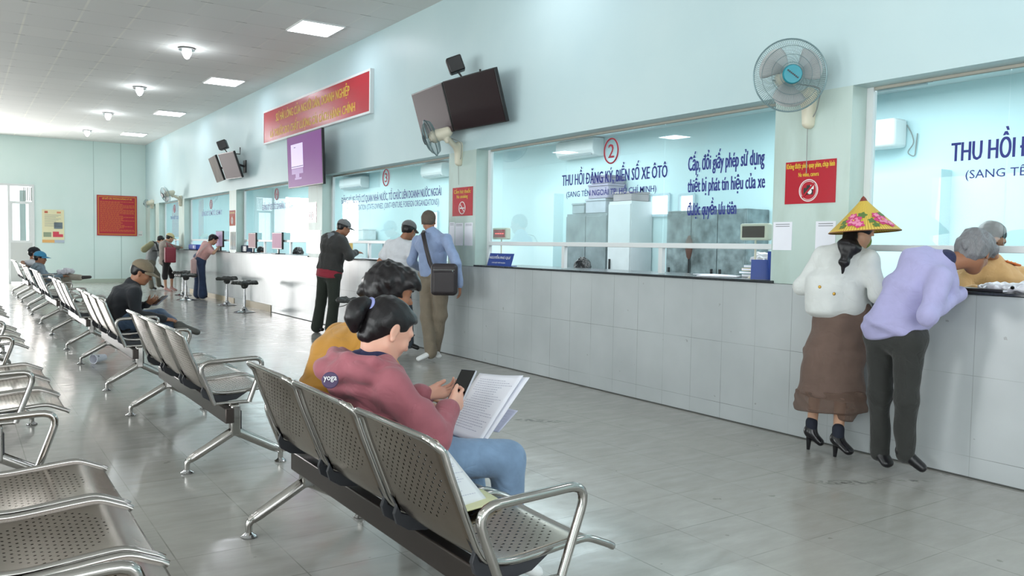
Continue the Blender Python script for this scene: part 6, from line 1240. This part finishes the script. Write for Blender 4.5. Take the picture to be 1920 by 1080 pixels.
# papers and bags at the right of window 2, and on the ledge of window 1
rr = random.Random(11)
for i, (cc, lb) in enumerate((('d9dde0', 'lowest paper file in the pile at the right of the window numbered 2'), ('6f9aa0', 'teal file in the pile at the right of the window numbered 2'), ('c9b58a', 'yellowish file in the pile at the right of the window numbered 2'), ('8fb0bd', 'light blue file on top of the pile at the right of the window numbered 2'))):
    z0 = 1.036+i*0.024; y = 4.08+rr.uniform(-0.03, 0.03); b = MB(); R = Matrix.Rotation(rr.uniform(-0.4, 0.4), 3, 'Z')
    t = thing('paper_file', lb, 'file', (5.09, y, z0)); b.box((0, 0, 0.011), (0.12, 0.16, 0.0105), R); b.build('cover', mat('file_'+cc, cc, 0.5), t); b = MB(); b.box((-0.004, 0, 0.011), (0.118, 0.157, 0.007), R); b.build('pages', M_PAPER, t)
t = thing('plastic_bag', 'crumpled clear bag on top of the files in the window numbered 2', 'bag', (5.09, 4.05, 1.14)); soft('bag_body', [ell((5.09, 4.05, 1.172), (0.11, 0.15, 0.035)), ell((5.07, 4.12, 1.19), (0.07, 0.07, 0.035))], mat('crumpled_film', 'cfcfd6', 0.3), t, (5.09, 4.05, 1.14), h=0.007, wrinkle=0.006, wscale=40)
t = thing('document', 'loose papers lying flat on the ledge left of the pile of files', 'document', (4.85, 4.35, 1.036)); b = MB(); b.box((0, 0, 0.004), (0.11, 0.15, 0.003), Matrix.Rotation(0.5, 3, 'Z')); b.box((0.05, 0.1, 0.009), (0.1, 0.14, 0.002), Matrix.Rotation(-0.2, 3, 'Z')); b.build('sheet', M_PAPER, t)
t = thing('plastic_bag', 'crumpled clear bags of documents on the ledge by the officer', 'bag', (4.80, 2.17, 1.036)); soft('bag_body', [ell((4.82, 2.15, 1.055), (0.14, 0.19, 0.03)), ell((4.86, 2.08, 1.075), (0.09, 0.10, 0.032)), ell((4.78, 2.28, 1.05), (0.09, 0.09, 0.02))], mat('crumpled_film', 'cfcfd6', 0.3), t, (4.80, 2.17, 1.036), h=0.006, wrinkle=0.006, wscale=40)
t = thing('notebook', 'dark notebook on the ledge under the clear bags', 'notebook', (4.70, 2.35, 1.036)); b = MB(); b.box((0, 0, 0.008), (0.07, 0.17, 0.008)); b.build('cover', M_BLACK, t, bevel=0.003); b = MB(); b.box((0, 0, 0.008), (0.068, 0.172, 0.005)); b.build('pages', M_PAPER, t)
# monitors and small devices on the far ledges
def monitor(x, y0, y1, z0, z1, label, col):
    yc = (y0+y1)/2; t = thing('monitor', label, 'monitor', (x, yc, 1.036), group='monitors on the far ledges'); off = (x, yc, 1.036)
    b = MB(); b.span(x, x+0.035, y0, y1, z0, z1); b.build('casing', M_BLACK, t, off, bevel=0.006)
    b = MB(); b.span(x-0.002, x+0.001, y0+0.018, y1-0.018, z0+0.02, z1-0.018); b.build('screen', mat('monitor_'+col, col, 0.6, spec=0.1, emit=col, estr=0.12), t, off)
    b = MB(); b.span(x+0.02, x+0.045, yc-0.03, yc+0.03, 1.045, z0+0.1); b.span(x-0.06, x+0.12, yc-0.12, yc+0.12, 1.036, 1.048); b.build('stand', M_BLACK, t, off, bevel=0.003)
monitor(4.70, 18.06, 18.62, 1.12, 1.47, 'tall-looking monitor at the window numbered 5 beside the bending woman', 'b9a4c4')
monitor(4.74, 15.85, 16.33, 1.12, 1.42, 'monitor at the left part of the window numbered 4', 'c7a6ab')
monitor(4.72, 14.25, 14.80, 1.12, 1.42, 'pink-lit monitor in the middle of the window numbered 4', 'dcb0c6')
for x, y0, y1, z1, col, lb in ((4.70, 20.45, 21.2, 1.16, '2b46a0', 'blue device with round dials on the ledge at the window numbered 5'), (4.72, 16.38, 16.78, 1.175, '27344d', 'dark blue tray on the ledge at the window numbered 4')):
    t = thing('counter_device', lb, 'device', (x, (y0+y1)/2, 1.036)); off = (x, (y0+y1)/2, 1.036); b = MB(); b.span(x, x+0.14, y0, y1, 1.036, z1); b.build('housing', mat('device_'+col, col, 0.4), t, off, bevel=0.02)
    b = MB(); b.lathe([(0.0, 0.006), (0.035, 0.005), (0.04, 0)], (x, y0+(y1-y0)*0.3, 1.1), axis=(-1, 0, 0)); b.build('dial', M_WHITE, t, off)
t = thing('office_chair', 'yellow high-backed chair behind the window numbered 4', 'chair', (6.1, 14.9, 0)); off = (5.6, 14.9, 0)
soft('backrest', [rbox((5.6, 14.75, 1.0), (0.06, 0.28, 0.30), r=0.05)], mat('yellow_leather', 'bd9a55', 0.5), t, off, h=0.012); soft('seat', [rbox((5.4, 14.75, 0.5), (0.24, 0.25, 0.05), r=0.04)], mat('yellow_leather', 'bd9a55', 0.5), t, off, h=0.012)
b = MB(); b.tube([(5.4, 14.75, 0.46), (5.4, 14.75, 0.06)], 0.03, 10)
for k in range(5): b.tube([(5.4, 14.75, 0.08), (5.4+0.25*math.cos(k*1.257), 14.75+0.25*math.sin(k*1.257), 0.03)], 0.02, 8)
b.build('base', M_BLACK, t, off)
b = MB(); b.tube([(5.62, 14.75, 0.75), (5.6, 14.75, 0.48), (5.4, 14.75, 0.45)], 0.02, 8); b.build('back_support', M_BLACK, t, off)
